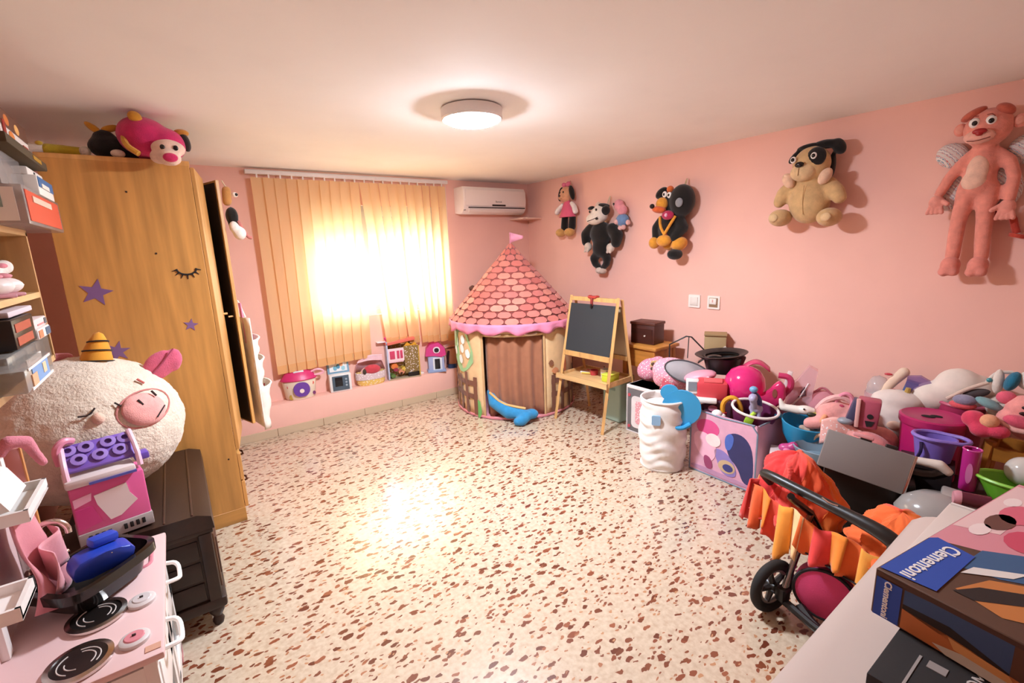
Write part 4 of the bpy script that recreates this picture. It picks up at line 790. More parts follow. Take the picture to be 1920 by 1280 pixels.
pc = thing('pink_cloth', 'pink crumpled doll cloth hanging below the upper toy kitchen tray', 'cloth', (-0.47, 1.87, 0.60))
def cl_(u, v):
    s_ = math.sin(PI*u); return (0.03*math.sin(9*u+3*v)*(1-v*0.6)+0.05*(1-v)*s_+0.01, -0.10+0.22*u+0.015*math.sin(7*v), 0.285*v-0.04*s_*(1-v)+0.01)
B().grid(cl_, 28, 14).build('sheet', M('dd8f98', 'fabric'), pc, thick=0.004)
B().grid(lambda u, v: (0.055+0.02*math.sin(8*u+2*v), -0.07+0.13*u, 0.04+0.13*v+0.04*u), 14, 8).build('folded_flap', M('e6a3aa', 'fabric'), pc, thick=0.004)
ps = thing('pink_strap', 'pink plush loop hooked over the top of the toy kitchen hutch', 'toy', (-0.50, 2.10, 0.93))
blob('loop', M('e08a98', 'plush'), ps, [('t', [(-0.03, 0.0, 0.08), (0.0, 0.0, 0.12), (0.035, 0.02, 0.105), (0.045, 0.03, 0.06), (0.06, 0.03, 0.02)], [0.018, 0.02, 0.02, 0.016, 0.014])], 0.007)
# ------------------------------------------------------------------ plush toys hung on the right wall
S_ = 1.028
def wallthing(nm, lab, y0, z0, cat='plush toy'): return thing(nm, lab, cat, (XR-0.004, y0*S_, 1.6+(z0-1.6)*S_), RW, 'plush toys hung on the pink wall', S_)
def eyes(t, pts, y, rw, rp, hx='f4efe8', off=(0, 0)):
    for x, z in pts:
        B().ell((x, y, z), (rw, rw*0.6, rw*1.15)).build('eye', M(hx, 'plastic'), t); B().ell((x+off[0], y-rw*0.5, z+off[1]), (rp, rp*0.6, rp*1.1)).build('pupil', M('100c0a', 'gloss'), t)
# pink long-limbed monkey
t = wallthing('pink_monkey', 'long limbed salmon pink plush monkey with cream belly on the wall', 0.62, 1.78)
pk = M('ea9482', 'plush')
blob('body', pk, t, [('e', (0.012, -0.105, 0.325), (0.095, 0.078, 0.095)), ('c', (0.01, -0.085, 0.245), (0.01, -0.08, 0.18), 0.04, 0.06), ('c', (0.012, -0.078, 0.17), (0.0, -0.08, 0.055), 0.060, 0.072),
    ('t', [(-0.035, -0.075, 0.205), (-0.075, -0.085, 0.16), (-0.112, -0.09, 0.10), (-0.145, -0.09, 0.02)], [0.032, 0.030, 0.028, 0.025]),
    ('t', [(0.055, -0.075, 0.20), (0.105, -0.085, 0.155), (0.132, -0.09, 0.075), (0.128, -0.09, -0.03)], [0.032, 0.030, 0.028, 0.025]),
    ('t', [(-0.035, -0.08, 0.04), (-0.055, -0.075, -0.13), (-0.060, -0.07, -0.32)], [0.045, 0.036, 0.032]), ('t', [(0.042, -0.08, 0.035), (0.046, -0.075, -0.13), (0.055, -0.07, -0.32)], [0.045, 0.036, 0.032])], 0.010, 8)
for sx, cx, cz in ((-1, -0.152, -0.025), (1, 0.124, -0.072)):
    blob('hand', M('ea9a8a', 'plush'), t, [('e', (cx, -0.095, cz), (0.034, 0.028, 0.04))]+[('c', (cx-0.022+0.015*q, -0.105, cz-0.025), (cx-0.030+0.020*q, -0.11, cz-0.055), 0.0105) for q in range(4)]+[('c', (cx-sx*0.028, -0.105, cz+0.005), (cx-sx*0.05, -0.115, cz-0.012), 0.012)], 0.0045, 2)
for cx in (-0.06, 0.05):
    blob('foot', M('e89080', 'plush'), t, [('e', (cx, -0.085, -0.365), (0.044, 0.05, 0.05)), ('e', (cx-0.02, -0.105, -0.40), (0.026, 0.03, 0.026)), ('e', (cx+0.02, -0.105, -0.398), (0.026, 0.03, 0.026))], 0.008)
for cx in (-0.092, 0.122):
    e_ = blob('ear', pk, t, [('e', (cx, -0.10, 0.335), (0.030, 0.02, 0.034))], 0.006); B().ell((cx, -0.117, 0.335), (0.018, 0.008, 0.021)).build('inner_ear', M('ecA28e'.lower(), 'plush'), e_)
blob('belly', M('f2c6ae', 'plush'), t, [('e', (0.0, -0.125, 0.115), (0.046, 0.028, 0.085)), ('e', (-0.008, -0.128, 0.07), (0.052, 0.030, 0.05))], 0.008)
blob('muzzle', M('f2b5a2', 'plush'), t, [('e', (-0.005, -0.168, 0.280), (0.062, 0.035, 0.036))], 0.007)
B().ell((0.0, -0.203, 0.300), (0.028, 0.014, 0.014)).ell((0.0, -0.204, 0.29), (0.015, 0.012, 0.012)).build('nose', M('a82222', 'plastic'), t)
B().tube([(-0.045, -0.192, 0.262), (-0.01, -0.203, 0.255), (0.04, -0.192, 0.268)], 0.002, 5, sm=1).build('mouth', M('7a3a30', 'matte'), t)
eyes(t, ((-0.030, 0.348), (0.030, 0.348)), -0.172, 0.021, 0.011, off=(0.003, -0.003))
for sx in (-1, 1): B().tube([(0.0+sx*0.045, -0.178, 0.365), (sx*0.032, -0.182, 0.378), (sx*0.015, -0.182, 0.376)], 0.0025, 5).build('eyebrow', M('8a3f34', 'matte'), t)
blob('hair', M('c8644e', 'plush'), t, [('e', (-0.045, -0.125, 0.398), (0.055, 0.045, 0.022), (0, -0.5, 0)), ('e', (0.068, -0.12, 0.398), (0.042, 0.045, 0.026), (0, 0.6, 0))], 0.006)
t = wallthing('knitted_cushion', 'multicoloured knitted butterfly shaped cushion behind the pink monkey', 0.62, 1.78, 'cushion')
blob('cushion', M('d8cfc8', 'knit'), t, [('e', (-0.125, -0.035, 0.22), (0.075, 0.035, 0.065), (0, 0.5, 0)), ('e', (0.16, -0.035, 0.21), (0.085, 0.035, 0.075), (0, -0.5, 0)), ('e', (-0.09, -0.035, 0.05), (0.07, 0.035, 0.13), (0, 0.35, 0)), ('e', (0.09, -0.035, 0.05), (0.07, 0.035, 0.12), (0, -0.3, 0)), ('e', (0.0, -0.035, 0.13), (0.09, 0.03, 0.10))], 0.010)
t = wallthing('red_toy_hook', 'red stick toy with flat round end hanging behind the pink monkey', 0.62, 1.78, 'toy')
B().tube([(0.06, -0.035, -0.06), (0.07, -0.035, -0.10), (0.115, -0.035, -0.105), (0.14, -0.035, -0.11), (0.165, -0.035, -0.205)], 0.016, 10, sm=1).build('stick', M('b8402f', 'plush'), t); B().lathe([(0, 0), (0.036, 0), (0.036, 0.018), (0, 0.018)], 20, (0.17, -0.037, -0.225), (0, 0.25, 0)).build('round_end', M('c04634', 'plush'), t)
# beige dog
t = wallthing('beige_dog', 'seated beige plush dog with black eye patch on the wall', 1.41, 1.92)
bg_ = M('d2ac78', 'plush')
blob('body', bg_, t, [('e', (-0.002, -0.10, -0.09), (0.125, 0.10, 0.15)), ('e', (0.0, -0.12, 0.13), (0.112, 0.095, 0.115)), ('t', [(-0.10, -0.10, 0.02), (-0.155, -0.12, -0.03), (-0.178, -0.13, -0.085)], [0.05, 0.048, 0.04]), ('t', [(0.10, -0.10, 0.0), (0.155, -0.12, -0.05), (0.18, -0.13, -0.09)], [0.05, 0.048, 0.042])], 0.012, 8)
for sx, cx, cz in ((-1, -0.155, -0.19), (1, 0.14, -0.205)): 
    f_ = blob('foot', bg_, t, [('e', (cx, -0.15, cz), (0.07, 0.085, 0.058))], 0.01); B().ell((cx+sx*0.01, -0.228, cz), (0.030, 0.012, 0.026)).build('sole_pad', M('ddbb8c', 'plush'), f_)
blob('muzzle', M('dfbd8e', 'plush'), t, [('e', (-0.02, -0.185, 0.085), (0.078, 0.05, 0.058))], 0.008)
for sx, cx in ((-1, -0.115), (1, 0.10)): blob('cheek', M('ecc4a4', 'plush'), t, [('e', (cx, -0.16, 0.045), (0.036, 0.035, 0.055), (0, -sx*-0.5, 0))], 0.008)
B().ell((-0.026, -0.232, 0.128), (0.027, 0.016, 0.018)).build('nose', M('14100e', 'gloss'), t)
pa = B().ell((0.045, -0.178, 0.165), (0.058, 0.034, 0.062), (0, 0.3, 0)).build('eye_patch', M('171310', 'plush'), t)
eyes(t, ((-0.075, 0.165), (0.045, 0.172)), -0.208, 0.018, 0.011)
blob('ear', M('171310', 'plush'), t, [('e', (-0.105, -0.10, 0.20), (0.06, 0.04, 0.022), (0, -0.75, 0)), ('e', (-0.03, -0.11, 0.245), (0.07, 0.05, 0.018), (0, -0.12, 0))], 0.008)
blob('ear', M('171310', 'plush'), t, [('e', (0.07, -0.10, 0.245), (0.08, 0.045, 0.028), (0, 0.05, 0)), ('e', (0.140, -0.10, 0.22), (0.036, 0.035, 0.055), (0, -0.5, 0)), ('e', (0.105, -0.08, 0.12), (0.018, 0.03, 0.08))], 0.008)
B().tube([(-0.026, -0.236, 0.108), (-0.028, -0.236, 0.06)], 0.002, 5).build('mouth_seam', M('8a6a44', 'matte'), t); B().tube([(-0.002, -0.198, 0.0), (-0.002, -0.204, -0.08), (0.0, -0.185, -0.18)], 0.0018, 5, sm=1).build('belly_seam', M('b08a58', 'matte'), t)
# black and orange plush
t = wallthing('orange_plush', 'black and orange plush with huge round head hung on the wall', 2.45, 1.76)
bk = M('15120f', 'plush'); og = M('e39a32', 'plush')
blob('body', bk, t, [('e', (-0.03, -0.09, -0.06), (0.10, 0.085, 0.13)), ('e', (0.085, -0.10, 0.165), (0.105, 0.095, 0.13)), ('t', [(-0.11, -0.09, 0.02), (-0.155, -0.10, -0.04), (-0.145, -0.12, -0.13)], [0.045, 0.045, 0.036]), ('t', [(0.05, -0.09, 0.02), (0.095, -0.10, -0.05), (0.05, -0.14, -0.13)], [0.05, 0.05, 0.036]), ('e', (-0.02, -0.09, 0.16), (0.07, 0.07, 0.09))], 0.011, 8)
for c, r in (((-0.15, -0.14, -0.165), (0.048, 0.05, 0.052)), ((-0.03, -0.17, -0.150), (0.07, 0.05, 0.05))): blob('paw', og, t, [('e', c, r)], 0.01)
blob('trousers', og, t, [('e', (0.07, -0.10, -0.18), (0.07, 0.07, 0.055), (0, -0.5, 0)), ('e', (-0.03, -0.09, -0.19), (0.06, 0.06, 0.04))], 0.01)
blob('face', og, t, [('e', (-0.065, -0.16, 0.15), (0.055, 0.045, 0.055))], 0.008); blob('beak', M('d9622a', 'plush'), t, [('e', (-0.075, -0.185, 0.105), (0.065, 0.05, 0.030), (0, 0.15, 0))], 0.008)
B().ell((-0.115, -0.225, 0.135), (0.022, 0.018, 0.020)).build('nose', M('0e0b0a', 'gloss'), t)
eyes(t, ((-0.045, 0.225), (0.0, 0.215)), -0.155, 0.022, 0.010)
blob('ear', bk, t, [('e', (-0.115, -0.10, 0.245), (0.065, 0.04, 0.038), (0, -0.6, 0))], 0.008); blob('tuft', M('d96a2e', 'plush'), t, [('e', (-0.01, -0.13, 0.262), (0.03, 0.03, 0.03))], 0.006)
B().ell((0.115, -0.185, 0.145), (0.034, 0.016, 0.036)).build('cheek_patch', M('8d8d90', 'plush'), t)
bw = B().ell((0.005, -0.175, 0.055), (0.055, 0.035, 0.038)).build('bow_tie', M('b3244f', 'plush'), t); B().ell((0.01, -0.205, 0.055), (0.014, 0.014, 0.016)).build('bow_knot', M('e3b0c4', 'plush'), bw)
for sx in (-1, 1): B().tube([(-0.015+sx*0.075, -0.150, 0.045), (-0.02+sx*0.045, -0.178, -0.03), (-0.025, -0.175, -0.10)], 0.012, 8, sm=1).build('strap', og, t)
blob('foot', bk, t, [('e', (0.045, -0.12, -0.265), (0.062, 0.07, 0.046))], 0.01); B().ell((-0.02, -0.14, -0.10), (0.025, 0.035, 0.05)).build('red_tie', M('b3302e', 'plush'), t)
B().tube([(0.07, -0.06, 0.28), (0.075, -0.02, 0.36), (0.085, -0.06, 0.28)], 0.004, 6, sm=2).build('hanging_loop', M('c9b08a', 'fabric'), t)
# monkey in black
t = wallthing('black_monkey', 'plush monkey with cream face and black body on the wall', 3.27, 1.68)
blob('body', bk, t, [('e', (0.0, -0.085, 0.02), (0.13, 0.08, 0.12)), ('e', (-0.01, -0.08, -0.11), (0.095, 0.07, 0.10)), ('t', [(-0.14, -0.08, 0.07), (-0.20, -0.085, 0.02), (-0.205, -0.09, -0.05)], [0.06, 0.06, 0.045]), ('t', [(0.14, -0.08, 0.06), (0.20, -0.085, 0.0), (0.195, -0.09, -0.07)], [0.06, 0.062, 0.05]), ('t', [(-0.05, -0.08, -0.17), (-0.105, -0.08, -0.215), (-0.085, -0.08, -0.27), (-0.03, -0.08, -0.305)], [0.045, 0.042, 0.036, 0.028]), ('t', [(0.03, -0.08, -0.17), (0.075, -0.08, -0.215), (0.065, -0.08, -0.27), (0.02, -0.08, -0.31)], [0.045, 0.042, 0.036, 0.028])], 0.012, 8)
blob('head', M('ecdfd0', 'plush'), t, [('e', (0.005, -0.12, 0.205), (0.098, 0.075, 0.085)), ('e', (-0.02, -0.155, 0.165), (0.105, 0.055, 0.06))], 0.010)
for cx, cz in ((-0.165, -0.10), (0.135, -0.115)): blob('hand', M('d9c8b8', 'plush'), t, [('e', (cx, -0.10, cz), (0.042, 0.04, 0.045)), ('c', (cx-0.01, -0.12, cz-0.02), (cx-0.02, -0.125, cz-0.045), 0.014), ('c', (cx+0.018, -0.12, cz-0.02), (cx+0.018, -0.125, cz-0.045), 0.014)], 0.008)
blob('foot', M('d9c8b8', 'plush'), t, [('e', (-0.015, -0.085, -0.335), (0.05, 0.045, 0.035))], 0.008); blob('foot', M('cdb9a8', 'plush'), t, [('e', (0.03, -0.09, -0.34), (0.03, 0.045, 0.03))], 0.008)
for c, r, a in (((-0.055, -0.165, 0.268), (0.042, 0.02, 0.018), -0.1), ((0.10, -0.13, 0.235), (0.042, 0.04, 0.045), 0.3), ((0.05, -0.10, 0.285), (0.06, 0.05, 0.02), 0.2)): B().ell(c, r, (0, a, 0)).build('hair_tuft', bk, t)
for x, z in ((-0.05, 0.232), (0.035, 0.245)): B().ell((x, -0.192, z), (0.010, 0.007, 0.012)).build('eye', M('120e0c', 'gloss'), t)
B().tube([(-0.07, -0.203, 0.145), (0.0, -0.208, 0.155), (0.055, -0.195, 0.175)], 0.0035, 6, sm=1).build('smile', M('2a1a16', 'matte'), t); B().ell((0.05, -0.20, 0.160), (0.018, 0.008, 0.010)).build('mouth_corner', M('2a1a16', 'matte'), t)
blob('ear', M('e3cbbb', 'plush'), t, [('e', (-0.05, -0.07, 0.29), (0.04, 0.025, 0.04))], 0.008)
B().tube([(0.055, -0.07, 0.28), (0.065, -0.02, 0.40), (0.08, -0.07, 0.28)], 0.004, 6, sm=2).build('hanging_loop', M('d9c6a8', 'fabric'), t)
# small pink and blue plush
t = wallthing('small_pink_plush', 'small pink plush in blue shirt behind the black monkey', 3.27, 1.68)
blob('head', M('e89aa4', 'plush'), t, [('e', (0.205, -0.06, 0.27), (0.05, 0.05, 0.06), (0, -0.4, 0)), ('e', (0.25, -0.07, 0.225), (0.05, 0.045, 0.05))], 0.008); blob('shirt', M('6f8fb8', 'plush'), t, [('e', (0.25, -0.065, 0.135), (0.068, 0.055, 0.06))], 0.008)
for c in ((0.215, -0.11, 0.12), (0.32, -0.07, 0.11), (0.235, -0.08, 0.065), (0.275, -0.08, 0.07)): B().ell(c, (0.022, 0.022, 0.024)).build('limb_end', M('e9b7b0', 'plush'), t)
B().ell((0.175, -0.105, 0.285), (0.009, 0.007, 0.012)).build('eye', M('1a1210', 'gloss'), t)
# small doll in pink dress
t = wallthing('rag_dog_doll', 'small rag dog doll with drooping black ears and pink dress on the wall', 3.84, 2.0)
blob('head', M('e0a882', 'plush'), t, [('e', (0.075, -0.09, 0.125), (0.075, 0.062, 0.078)), ('e', (0.06, -0.135, 0.095), (0.042, 0.035, 0.034))], 0.008)
for c, r, a in (((-0.008, -0.085, 0.135), (0.026, 0.03, 0.075), 0.28), ((0.160, -0.085, 0.135), (0.028, 0.03, 0.078), -0.28)): blob('drooping_ear', bk, t, [('e', c, r, (0, a, 0))], 0.007, 3)
B().ell((0.06, -0.168, 0.108), (0.013, 0.009, 0.010)).build('nose', M('3a2018', 'plastic'), t)
for x in (0.045, 0.098): B().ell((x, -0.148, 0.145), (0.008, 0.006, 0.010)).build('eye', M('120e0c', 'gloss'), t)
B().tube([(0.035, -0.158, 0.078), (0.06, -0.165, 0.072), (0.085, -0.158, 0.080)], 0.002, 5, sm=1).build('smile', M('6a3024', 'matte'), t)
hb2 = B().ell((0.05, -0.09, 0.222), (0.032, 0.02, 0.024), (0, 0.3, 0)).ell((0.11, -0.09, 0.226), (0.032, 0.02, 0.024), (0, -0.3, 0)); hb2.ell((0.08, -0.10, 0.22), (0.014, 0.016, 0.014)); hb2.build('ribbon', M('dd6f90', 'fabric'), t)
B().tube([(0.075, -0.06, 0.20), (0.08, -0.02, 0.285), (0.09, -0.06, 0.20)], 0.004, 6, sm=2).build('hanging_loop', M('e3a8a0', 'fabric'), t)
B().lathe([(0.035, 0.06), (0.06, 0.02), (0.085, -0.05), (0.11, -0.105), (0.095, -0.108), (0, -0.10)], 24, (0.085, -0.08, 0), sy=0.6).build('dress', M('dd5f80', 'fabric'), t)
for p0, p1, p2 in (((0.02, -0.09, 0.02), (-0.03, -0.10, -0.02), (-0.055, -0.10, -0.045)), ((0.15, -0.08, 0.03), (0.20, -0.09, -0.01), (0.215, -0.09, -0.055))): blob('sleeve', M('efe6e2', 'plush'), t, [('t', [p0, p1, p2], [0.022, 0.028, 0.03])], 0.007)
for x in (0.04, 0.155): blob('leg', bk, t, [('c', (x, -0.075, -0.10), (x-0.01, -0.075, -0.21), 0.036, 0.04)], 0.008)
for x in (0.0, 0.135): blob('shoe', M('d9a45e', 'plush'), t, [('e', (x, -0.10, -0.262), (0.052, 0.065, 0.045))], 0.008)
# ------------------------------------------------------------------ toys piled along the right wall
def tt(nm, lab, cat, x, y, z, rz=None, group=None, scale=1.0, rot=None): return thing(nm, lab, cat, (x, y, z), face(x, y) if rz is None else rz, group, scale, rot)
# small cabinet and jewellery box
t = tt('side_table', 'small honey wood side table behind the easel', 'table', 3.40, 2.62, 0, RW)
B().box((0, 0, 0.700), (0.40, 0.34, 0.030), bev=0.006).build('table_top', M('c4853c', 'wood', 'x'), t)
B().box((0, 0, 0.60), (0.34, 0.29, 0.17), bev=0.003).build('apron', M('b5752f', 'wood', 'x'), t)
for sx in (-1, 1):
    for sy in (-1, 1): B().box((sx*0.155, sy*0.13, 0.343), (0.04, 0.04, 0.685), bev=0.004).build('leg', M('b5752f', 'wood'), t)
t = tt('jewellery_box', 'small dark mahogany box with knob on the side table', 'box', 3.40, 2.64, 0.716, RW+0.12)
B().box((0, 0, 0.085), (0.235, 0.17, 0.17), bev=0.004).build('box_body', M('4a2016', 'wood', 'x'), t); B().box((0, 0, 0.182), (0.25, 0.185, 0.024), bev=0.005).build('lid', M('55281b', 'wood', 'x'), t); B().cyl((0.03, -0.086, 0.075), (0.03, -0.10, 0.075), 0.007).build('knob', M('e4d9c8', 'gloss'), t)
B().box((0, -0.087, 0.075), (0.20, 0.004, 0.12)).build('drawer_front', M('411b12', 'wood', 'x'), t)
# mint case
t = tt('mint_case', 'mint green plastic toy case standing under the easel', 'case', 3.19, 2.79, 0, RW)
B().box((0, 0, 0.19), (0.21, 0.20, 0.38), bev=0.022, seg=3).build('case_body', M('a9c4b4', 'plastic'), t)
B().box((0, -0.098, 0.31), (0.10, 0.012, 0.03), bev=0.006).build('handle_slot', M('8aa898', 'plastic'), t); B().prism(circ(-0.05, 0.29, 0.022, 0.014), -0.1045, -0.098).build('red_badge', M('c4525a', 'plastic'), t); B().prism(circ(-0.045, 0.20, 0.02, 0.012, 8), -0.1045, -0.098).build('pink_sticker', M('d99aa0', 'plastic'), t)
# grey printed bin
t = tt('grey_bin', 'black and white printed cube bin with pink picture', 'storage bin', 3.13, 2.37, 0, RW)
B().box((0, 0, 0.21), (0.36, 0.20, 0.42), bev=0.006).build('bin_body', M('6a6463', 'fabric'), t)
for z, hx in ((0.405, 'e6dcd8'),): B().box((0, 0, z), (0.37, 0.21, 0.03), bev=0.006).build('rim', M(hx, 'fabric'), t)
fp = B().prism(rrect(-0.13, 0.05, 0.13, 0.33, 0.035), -0.106, -0.098).build('print_frame', M('dcd3cf', 'fabric'), t); B().prism(rrect(-0.085, 0.09, 0.085, 0.29, 0.02), -0.109, -0.104).build('pink_print', M('dc9a9e', 'speckle'), fp)
for x in (-0.155, 0.155):
    for z in (0.05, 0.33): B().prism(circ(x, z, 0.014, n=10), -0.107, -0.098).build('red_dot', M('c44a55', 'fabric'), t)
b = B()
for x in (-0.18, 0.18): b.tube([(x, -0.101, 0.005), (x, -0.101, 0.415)], 0.006, 6)
b.tube([(-0.18, -0.101, 0.006), (0.18, -0.101, 0.006)], 0.006, 6); b.build('piping', M('cfc6c2', 'fabric'), t)
# white pop-up hamper
t = tt('laundry_tube', 'crumpled white cloth pop up tube basket on the floor', 'basket', 2.72, 1.96, 0)
def hm(u, v):
    a = 2*PI*u; r = 0.150+0.012*math.sin(v*PI)+0.0045*math.sin(v*46+2.6*math.sin(a*2+1)+1.2*math.sin(a*5))*(0.5+0.5*math.sin(a*3+v*4))+0.004*math.sin(v*23+3*math.cos(a))+0.004*math.sin(a*5+v*9); return (r*math.cos(a), r*math.sin(a), 0.01+0.50*v)
B().grid(hm, 48, 60, True).build('cloth_wall', M('e9e1d8', 'fabric'), t, thick=0.004); B().lathe([(0, 0), (0.15, 0), (0.155, 0.015), (0, 0.012)], 32).build('bottom', M('e3dad0', 'fabric'), t)
B().tube([(0.155*math.cos(2*PI*i/32), 0.155*math.sin(2*PI*i/32), 0.512) for i in range(32)], 0.008, 6, True).build('wire_rim', M('efe8e0', 'fabric'), t)
B().lathe([(0, 0.47), (0.10, 0.48), (0.148, 0.46)], 24).build('stuffed_cloth', M('d9c9c4', 'fabric'), t)
B().prism(rrect(-0.075, 0.36, -0.015, 0.43, 0.012), -0.172, -0.158).build('care_label', M('8fb3cf', 'fabric'), t)
t = tt('blue_bib', 'bright blue plastic bib hooked over the white tube basket', 'bib', 2.70, 1.835, 0.345, None, None, 1.12)
B().prism([(p[0], p[1]) for p in circ(0.025, 0.115, 0.115, 0.115, 24)], -0.012, 0.004).prism(circ(-0.045, 0.21, 0.055, 0.05, 16), -0.011, 0.004).build('bib_sheet', M('3a9ed0', 'plastic'), t); B().tube([(0.0, -0.016, 0.02), (-0.02, -0.03, 0.0), (0.03, -0.035, -0.01), (0.08, -0.02, 0.02)], 0.014, 8, sm=2).build('crumb_lip', M('3294c8', 'plastic'), t)
# printed bin with navy and pink shapes
t = tt('printed_bin', 'pink fabric storage cube printed with navy swirls and grey piping', 'storage bin', 3.03, 1.555, 0, -1.60)
W_, D_, H_ = 0.47, 0.44, 0.455
bb = B()
for sx in (-1, 1): bb.box((sx*(W_/2-0.004), 0, H_/2), (0.008, D_, H_))
for sy in (-1, 1): bb.box((0, sy*(D_/2-0.004), H_/2), (W_, 0.008, H_))
bb.box((0, 0, 0.006), (W_, D_, 0.012)); bo_ = bb.build('bin_walls', M('d9a3b6', 'fabric'), t)
yy = -D_/2
def pr(nm, pts, hx, l=1): return B().prism(chai(pts) if len(pts) < 12 else pts, yy-0.0016*l, yy+0.002).build(nm, M(hx, 'fabric'), bo_)
pr('pink_swirl', circ(-0.105, 0.345, 0.085, 0.06), 'd94f86', 1); pr('pale_shape', [(-0.20, 0.30), (-0.10, 0.31), (-0.02, 0.22), (-0.06, 0.10), (-0.15, 0.13), (-0.21, 0.22)], 'efb6c8', 2); pr('cream_oval', circ(-0.06, 0.27, 0.055, 0.045), 'f3dcd6', 3)
pr('navy_swirl', [(0.02, 0.32), (0.08, 0.37), (0.16, 0.36), (0.215, 0.28), (0.225, 0.05), (0.16, 0.04), (0.12, 0.14), (0.05, 0.19)], '33305f', 1); pr('blue_arc', [(0.02, 0.32), (0.06, 0.36), (0.09, 0.33), (0.07, 0.24), (0.03, 0.23)], '4d68b8', 2)
pr('lilac_swirl', [(-0.06, 0.22), (0.03, 0.22), (0.10, 0.15), (0.12, 0.06), (0.02, 0.05), (-0.02, 0.12)], '8d7bb8', 2); pr('tan_oval', circ(0.045, 0.115, 0.06, 0.045), 'c9ab84', 3); pr('navy_oval', circ(0.055, 0.11, 0.036, 0.026), '3a3a78', 4); pr('plum_shape', [(-0.13, 0.15), (-0.07, 0.14), (-0.05, 0.06), (-0.11, 0.05)], '9a3f66', 3); pr('rose_edge', [(-0.22, 0.02), (0.22, 0.02), (0.22, 0.045), (-0.22, 0.06)], 'b98aa8', 2)
xx_ = W_/2
def prs(nm, pts, hx, l=1):
    b = B().prism(chai(pts) if len(pts) < 12 else pts, 0, 0.0016*l); b.bm.transform(Matrix.Translation((xx_-0.001, 0, 0)) @ Matrix.Rotation(PI/2, 4, 'Z')); return b.build(nm, M(hx, 'fabric'), bo_)
prs('plum_panel', rrect(-0.20, 0.03, 0.20, 0.42, 0.03), 'b5527e'); prs('pink_swirl', circ(-0.06, 0.25, 0.08, 0.09), 'e3a3ba', 2); prs('cream_oval', circ(-0.05, 0.22, 0.04, 0.05), 'ecd3d3', 3); prs('magenta_swirl', [(-0.12, 0.10), (0.02, 0.16), (0.14, 0.30), (0.17, 0.12), (0.02, 0.05)], 'a92f6a', 2)
b = B()
for sx in (-1, 1):
    for sy in (-1, 1): b.tube([(sx*W_/2, sy*D_/2, 0.005), (sx*W_/2, sy*D_/2, H_-0.05), (sx*(W_/2-0.04), sy*D_/2, H_)], 0.0055, 6)
for z in (0.006,): b.tube([(-W_/2, -D_/2, z), (W_/2, -D_/2, z), (W_/2, D_/2, z), (-W_/2, D_/2, z)], 0.0055, 6, True)
b.tube([(-W_/2+0.02, -D_/2, H_), (0, -D_/2, H_-0.012), (W_/2-0.02, -D_/2, H_)], 0.0055, 6); b.tube([(W_/2, -D_/2+0.02, H_), (W_/2, D_/2-0.02, H_)], 0.0055, 6); b.build('piping', M('7c8b9c', 'fabric'), t)
# inside the printed bin
t = tt('oval_basket', 'oval basket with white rim lying in the printed bin', 'basket', 2.98, 1.46, 0.36, rot=(0.30, 0.12, face(2.98, 1.46)))
B().lathe([(0, 0.0), (0.10, 0.0), (0.13, 0.12), (0.135, 0.165), (0.128, 0.165), (0.12, 0.12), (0.09, 0.012), (0, 0.012)], 28, sy=0.72).build('basket_wall', M('6a2a50', 'plastic'), t); B().tube([(0.136*math.cos(2*PI*i/32), 0.098*math.sin(2*PI*i/32), 0.165) for i in range(32)], 0.009, 8, True).build('rim', M('e7ded6', 'plastic'), t)
t = tt('lilac_pony', 'lilac toy pony figure standing in the oval basket', 'toy figure', 2.95, 1.42, 0.44)
blob('body', M('a9a2bf', 'plastic'), t, [('e', (0, 0, 0.075), (0.042, 0.05, 0.035)), ('c', (-0.01, -0.03, 0.09), (-0.02, -0.05, 0.15), 0.022), ('e', (-0.02, -0.065, 0.165), (0.028, 0.04, 0.028)), ('c', (-0.02, -0.03, 0.06), (-0.022, -0.035, 0.01), 0.013), ('c', (0.02, -0.03, 0.06), (0.022, -0.035, 0.01), 0.013), ('c', (-0.02, 0.03, 0.06), (-0.022, 0.035, 0.01), 0.013), ('c', (0.02, 0.03, 0.06), (0.022, 0.035, 0.01), 0.013)], 0.006, 3)
B().ell((-0.02, -0.04, 0.215), (0.025, 0.025, 0.02)).build('crest', M('6fa3c4', 'plastic'), t); B().tube([(-0.02, -0.02, 0.19), (0.015, -0.01, 0.15), (0.02, 0.0, 0.10)], 0.016, 8, sm=1).build('mane', M('3a3f78', 'plastic'), t)
t = tt('yellow_hose', 'yellow and red toy tube loop in the printed bin', 'toy', 2.93, 1.57, 0.40); B().tube([(-0.05, 0, 0.02), (-0.06, 0, 0.12), (0.0, 0.0, 0.17), (0.05, 0.0, 0.12), (0.06, 0.0, 0.03)], 0.016, 8, sm=2).build('tube', M('d99a2c', 'plastic'), t); B().cyl((-0.05, 0, 0.0), (-0.05, 0, 0.05), 0.022).build('red_end', M('b3303c', 'plastic'), t)
t = tt('green_block', 'small lime green toy block in the oval basket', 'toy', 2.86, 1.415, 0.43); B().box((0, 0, 0.03), (0.05, 0.03, 0.06), (0, 0.3, 0), bev=0.008).build('block_body', M('9fc93a', 'plastic'), t); B().cyl((0.01, 0, 0.06), (0.03, 0, 0.085), 0.012).build('stud', M('aed645', 'plastic'), t)
t = tt('plum_box', 'plum coloured box with pink oval picture in the printed bin', 'box', 2.98, 1.70, 0.30); B().box((0, 0, 0.10), (0.17, 0.10, 0.20), bev=0.004).build('box_body', M('4d2436', 'matte'), t); B().prism(circ(-0.03, 0.15, 0.03, 0.022), -0.053, -0.049).build('picture', M('cf7f98', 'matte'), t)
